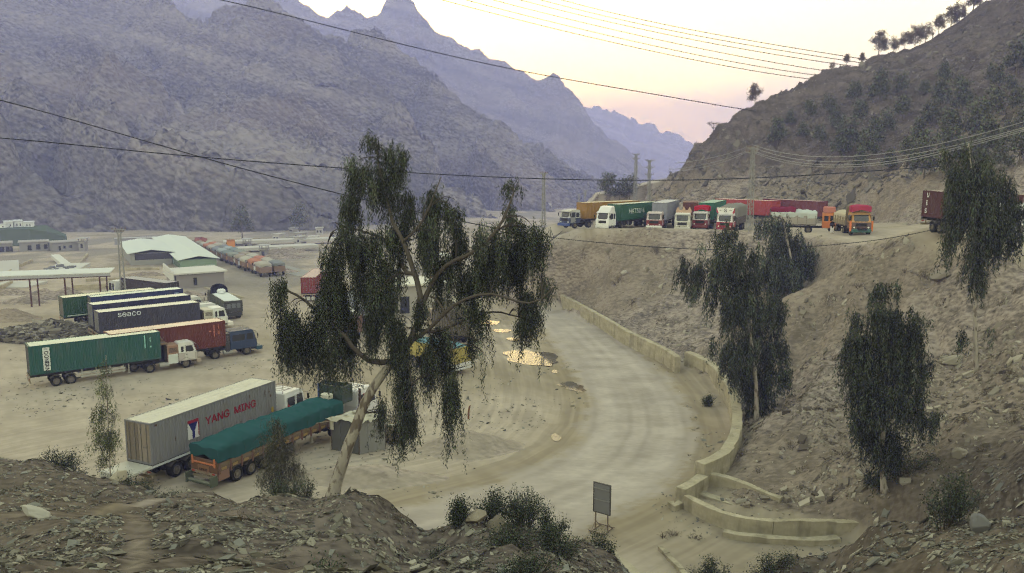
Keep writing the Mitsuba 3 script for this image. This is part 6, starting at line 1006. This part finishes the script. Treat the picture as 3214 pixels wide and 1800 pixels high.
boulder('pale topped boulder alone high on the slope below the maroon container', 2950, 882, 66, 38, None, (.22, .19, .16), 5); boulder('grey boulder on the near right hand bank', 3066, 1730, 70, 80, 28.5, (.15, .145, .14), 6, .5); boulder('pale boulder at the right of the big weeping tree', 2880, 1190, 50, 34, None, (.33, .30, .24), 7); boulder('flat pale slab right of the thin trunked tree', 3000, 1150, 110, 30, None, (.28, .25, .2), 8, .2); boulder('flat stone on the slope at the right edge', 3010, 1430, 50, 36, None, (.25, .22, .18), 9)
boulder('pale stone near the crest below the terrace lorries', 2100, 790, 34, 14, None, (.36, .33, .28), 10, .3); boulder('small pale stone above the parapet', 1960, 870, 24, 14, None, (.38, .35, .3), 11)
# the rubble heap behind the left lorries
rb = Thing('rubble_heap', 'dark heap of broken rock and slabs left of the container row', 'heap'); cx_, cy_ = spot(170, 1052, None, .6); r = np.random.default_rng(8)
n = 900; a_ = r.uniform(0, 6.28, n); ro = r.uniform(0, 1, n) ** .6; X = cx_ + 9 * ro * np.cos(a_) - 2; Yy = cy_ + 3 + 5.5 * ro * np.sin(a_); H_ = 2.1 * (1 - ro) + .1; vs, fs = [], []
ang = np.linspace(0, 2 * np.pi, 25)[:-1]; rr_ = np.linspace(0, 1, 8); cone = np.array([[cx_ - 2 + 9.6 * q * math.cos(a), cy_ + 3 + 6 * q * math.sin(a), float(ground(cx_, cy_)) + 2.0 * (1 - q) * (1 + .25 * math.sin(3 * a + 7 * q)) - .25] for q in rr_ for a in ang]); i = np.arange(8 * 24).reshape(8, 24); j = np.roll(i, -1, 1); rb.add('heap', (cone, np.stack([i[:-1], j[:-1], j[1:], i[1:]], -1).reshape(-1, 4)), 'matte', (.10, .088, .072), smooth=True)
for q in range(n): v, f = stone_mesh(r, r.uniform(.2, .5)); vs.append(v * r.uniform(.12, .5) * (1 + (r.uniform() > .95)) @ np.array(frame(0, 0, 0, r.uniform(0, 6), r.normal(0, .3)))[:3, :3].T + [X[q], Yy[q], float(ground(X[q], Yy[q])) + H_[q] * .85]); fs.append(f + 8 * q)
k = rb.add('stones', (np.vstack(vs), np.vstack(fs)), 'matte', np.repeat(np.array(((.16, .145, .12), (.24, .22, .19), (.10, .09, .08)))[r.integers(0, 3, n)], 8, 0)); labels[k] = {'kind': 'stuff'}
# earth mound in the yard, rubble along the foot of the wall
for nm, lb, px, py, rx, ry, h in (('earth_mound', 'smooth earth mound on the inside of the bend', 1470, 1395, 4.2, 3.2, 1.3), ('earth_mound', 'low brown earth bank below the tin shed', 1150, 1500, 5.5, 2.2, .9)):
    x_, y_ = spot(px, py, None, .3); t = Thing(nm, lb, 'mound'); R_, A_ = np.meshgrid(np.linspace(0, 1, 16), np.linspace(0, 2 * np.pi, 49)[:-1], indexing='ij'); X = x_ + rx * R_ * np.cos(A_) * (1 + .2 * np.sin(2 * A_ + 1)); Yy = y_ + ry * R_ * np.sin(A_); Zz = ground(X, Yy) + h * (1 - sm(0, 1, R_)) * (.75 + .5 * meshkit.fbm(np.stack([X * .8, Yy * .8, X * 0], -1), 3, 6)) - .04 * R_; i = np.arange(16 * 48).reshape(16, 48); j = np.roll(i, -1, 1)
    v = np.stack([X, Yy, Zz], -1).reshape(-1, 3); k = fresh(f'{t.k}__mound'); scene[k] = mikit.ply((v, tri(np.stack([i[:-1], j[:-1], j[1:], i[1:]], -1).reshape(-1, 4))), 'ground_material', smooth=True, uv=np.column_stack([np.full(len(v), .45), np.full(len(v), 40.)]))
# puddles
scene['puddle_water'] = {'type': 'principled', 'base_color': rgb((.05, .045, .035)), 'roughness': .06, 'specular': .36}
for q, (px, py, w, d, lb) in enumerate(((1672, 1122, 80, 26, 'long bright puddle beside the road below the hanging branches'), (1795, 1212, 38, 14, 'irregular bright puddle at the road edge'), (1745, 1372, 16, 12, 'small bright puddle lowest beside the road'), (1575, 1038, 28, 6, 'thin wet rut shining behind the olive covered lorry'), (1612, 1064, 24, 5, 'wet rut right of the olive covered lorry'), (1742, 1165, 10, 5, 'tiny puddle between the two bright ones'), (1540, 1010, 30, 7, 'farthest shining wet rut by the road'))):
    c = onz(px, py, .12); m = c[1] / F; a_ = np.linspace(0, 2 * np.pi, 49)[:-1]; r = 1 + .5 * (meshkit.fbm(np.stack([np.cos(a_) * 1.6 + q * 5, np.sin(a_) * 1.6, a_ * 0], -1), 3, 3) - .5) * 2; X = c[0] + np.cos(a_) * r * w * m; k_ = d / w * w * m / math.sin(math.atan2(22, c[1])); Yy = c[1] + np.sin(a_) * r * k_ - np.cos(a_) * w * m * (.5 if q < 2 else .2) / math.sin(math.atan2(22, c[1])) * .35
    z_ = float(np.max(ground(np.r_[X, c[0]], np.r_[Yy, c[1]]))) + .012; v = np.vstack([[[c[0], c[1], z_]], np.stack([X, Yy, X * 0 + z_], 1)]); i = np.arange(48); t = Thing('puddle', lb, 'puddle'); t.add('water', (v, np.stack([i * 0, 1 + i, 1 + (i + 1) % 48], 1)), 'puddle_water')
# ------------------------------------------------------------------ haze
_lo, _hi = np.min([meshkit.WRITTEN[d['filename']][0].min(0) for d in scene.values() if d.get('type') == 'ply' and 'to_world' not in d], 0), np.max([meshkit.WRITTEN[d['filename']][0].max(0) for d in scene.values() if d.get('type') == 'ply' and 'to_world' not in d], 0)
_lo, _hi = _lo - [20, 20, 1], _hi + [20, 20, 4]
scene['haze'] = dict(type='cube', to_world=T().translate(list(map(float, (_lo + _hi) / 2))).scale(list(map(float, (_hi - _lo) / 2))), bsdf={'type': 'null'}, interior={'type': 'ref', 'id': 'haze_air'})
tag('haze', 'thin blue dusk haze filling the whole valley', kind='stuff')

_cnt = {}
for _k, d in scene.items():
    if d.get('type') == 'ply': _q = _k.split('__')[0].rstrip('_0123456789'); _cnt[_q] = _cnt.get(_q, 0) + len(meshkit.WRITTEN[d['filename']][1])
print('haze box', _lo, _hi); print('tris', sum(_cnt.values()), sorted(_cnt.items(), key=lambda q: -q[1])[:14])
